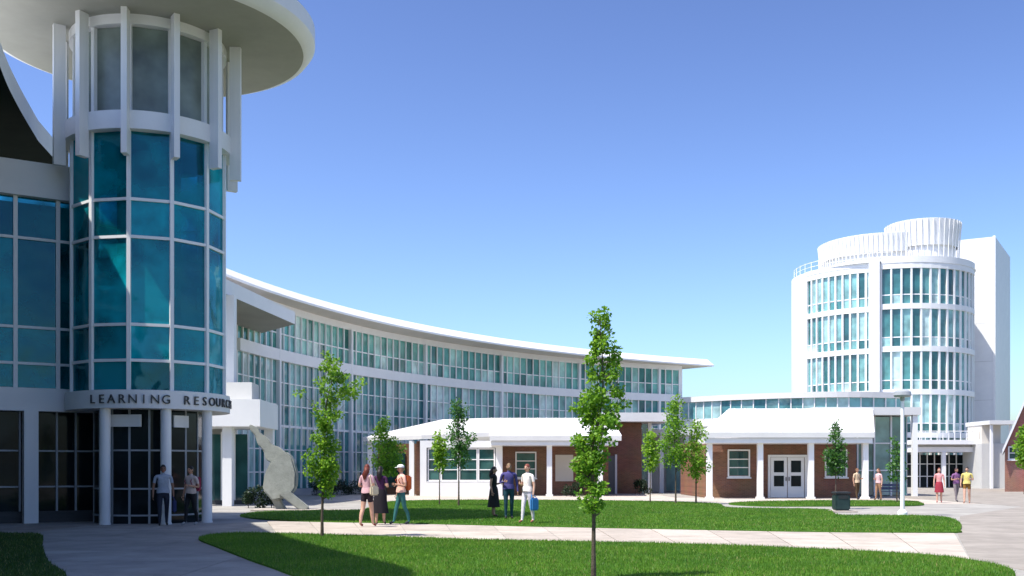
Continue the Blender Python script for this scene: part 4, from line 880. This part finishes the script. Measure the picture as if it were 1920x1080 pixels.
        for pts in stp_: mm = MB().tube([(x * s, y * s, z * s) for x, y, z in pts], .012, 6).build('strap', colour(bc), None, True); mm.parent = bg
    return t
def g(px, py, z=0): p = G(px, py); return (p[0], p[1], z)
person('woman in pink top and black shorts with bare legs, left on the path', g(688, 989, .02), 150, (.62, .38, .42), (.02, .012, .02), 'light', (.13, .03, .02), True, 1.73, 'short', 'shorts', None, None, (.3, .05, .04), 'bent', 'strap', .16, ('shoulder', (.55, .48, .35), 'cream shoulder bag carried by the woman in black shorts'), 'f', 25)
person('person in long black and purple dress between the two other path walkers', g(713, 985, .02), 170, (.05, .015, .06), (.012, .01, .015), 'light', (.015, .012, .012), True, 1.68, 'short', 'bare', 'dress', None, (.05, .04, .04), 'hang', 'bent', .08)
person('person in white cap, orange white top and teal trousers on the path', g(752, 985, .02), -65, (.75, .45, .36), (.03, .13, .13), 'tan', (.2, .15, .1), False, 1.72, 'short', 'trousers', None, (.85, .85, .85), (.02, .03, .04), 'bent', 'hang', .2, ('backpack', (.45, .1, .03), 'orange brown pack worn by the person in white cap'), 'm')
person('woman in slim black dress at the left of the group on the lawn', g(926, 972, .045), 70, (.012, .014, .012), (.012, .014, .012), 'tan', (.015, .012, .01), True, 1.66, 'none', 'bare', 'dress', None, (.05, .03, .02), 'bent', 'hang', .06)
person('man in purple blue jacket and dark teal trousers standing on the lawn', g(954, 976, .045), 8, (.07, .06, .2), (.012, .05, .07), 'tan', (.2, .13, .07), False, 1.76, 'long', 'trousers', None, None, (.02, .02, .02), 'hang', 'bent', .05, None, 'm')
person('woman in white top and pale trousers, rightmost of the group on the lawn', g(989, 984, .045), -40, (.8, .74, .7), (.66, .62, .68), 'light', (.2, .06, .04), False, 1.72, 'short', 'trousers', None, None, (.35, .15, .1), 'hang', 'bent', .14, ('hand', (.04, .2, .45), 'blue bag held by the woman in white'), 'f')
person('person in pale shirt and dark trousers at the left of the entrance pair', g(306, 986), 20, (.3, .34, .4), (.02, .025, .04), 'brown', (.012, .012, .014), False, 1.74, 'short', 'trousers', None, None, (.02, .02, .02), 'hang', 'hang', .1, ('hand', (.03, .04, .12), 'navy bag held by the person in pale shirt'), 'm')
person('person in beige shirt with dark trousers at the right of the entrance pair', g(358, 985), -30, (.48, .4, .36), (.014, .016, .018), 'tan', (.015, .014, .012), False, 1.7, 'short', 'trousers', None, None, (.3, .3, .3), 'bent', 'hang', .14, ('backpack', (.2, .02, .05), 'dark red backpack of the person in beige shirt'), 'm')
person('person in beige top and brown trousers left of the pavilion corner column', g(1607, 937), 30, (.55, .42, .28), (.08, .05, .025), 'tan', (.16, .08, .04), False, 1.7, 'short', 'trousers', None, None, (.03, .02, .02), 'bent', 'hang', .08, None, 'm')
person('person in pink top and tan trousers right of the pavilion corner column', g(1647, 938), -60, (.62, .4, .4), (.3, .17, .1), 'light', (.18, .07, .03), True, 1.68, 'short', 'trousers', None, None, (.1, .05, .03), 'hang', 'bent', .1)
person('woman in pink top and dark red skirt alone on the right plaza', g(1761, 943), -20, (.7, .3, .3), (.3, .03, .05), 'light', (.2, .06, .04), True, 1.7, 'short', 'bare', 'skirt', None, (.3, .1, .1), 'hang', 'hang', .08)
person('person in purple shirt and grey trousers of the pair by the porch', g(1793, 941), 20, (.22, .1, .22), (.2, .17, .18), 'tan', (.06, .03, .03), False, 1.7, 'short', 'trousers', None, None, (.05, .05, .05), 'hang', 'bent', .12, None, 'm')
person('person in yellow top and brown shorts of the pair by the porch', g(1813, 944), -30, (.6, .5, .16), (.2, .1, .02), 'light', (.02, .015, .012), False, 1.74, 'short', 'shorts', None, None, (.3, .15, .1), 'bent', 'hang', .14, None, 'm')
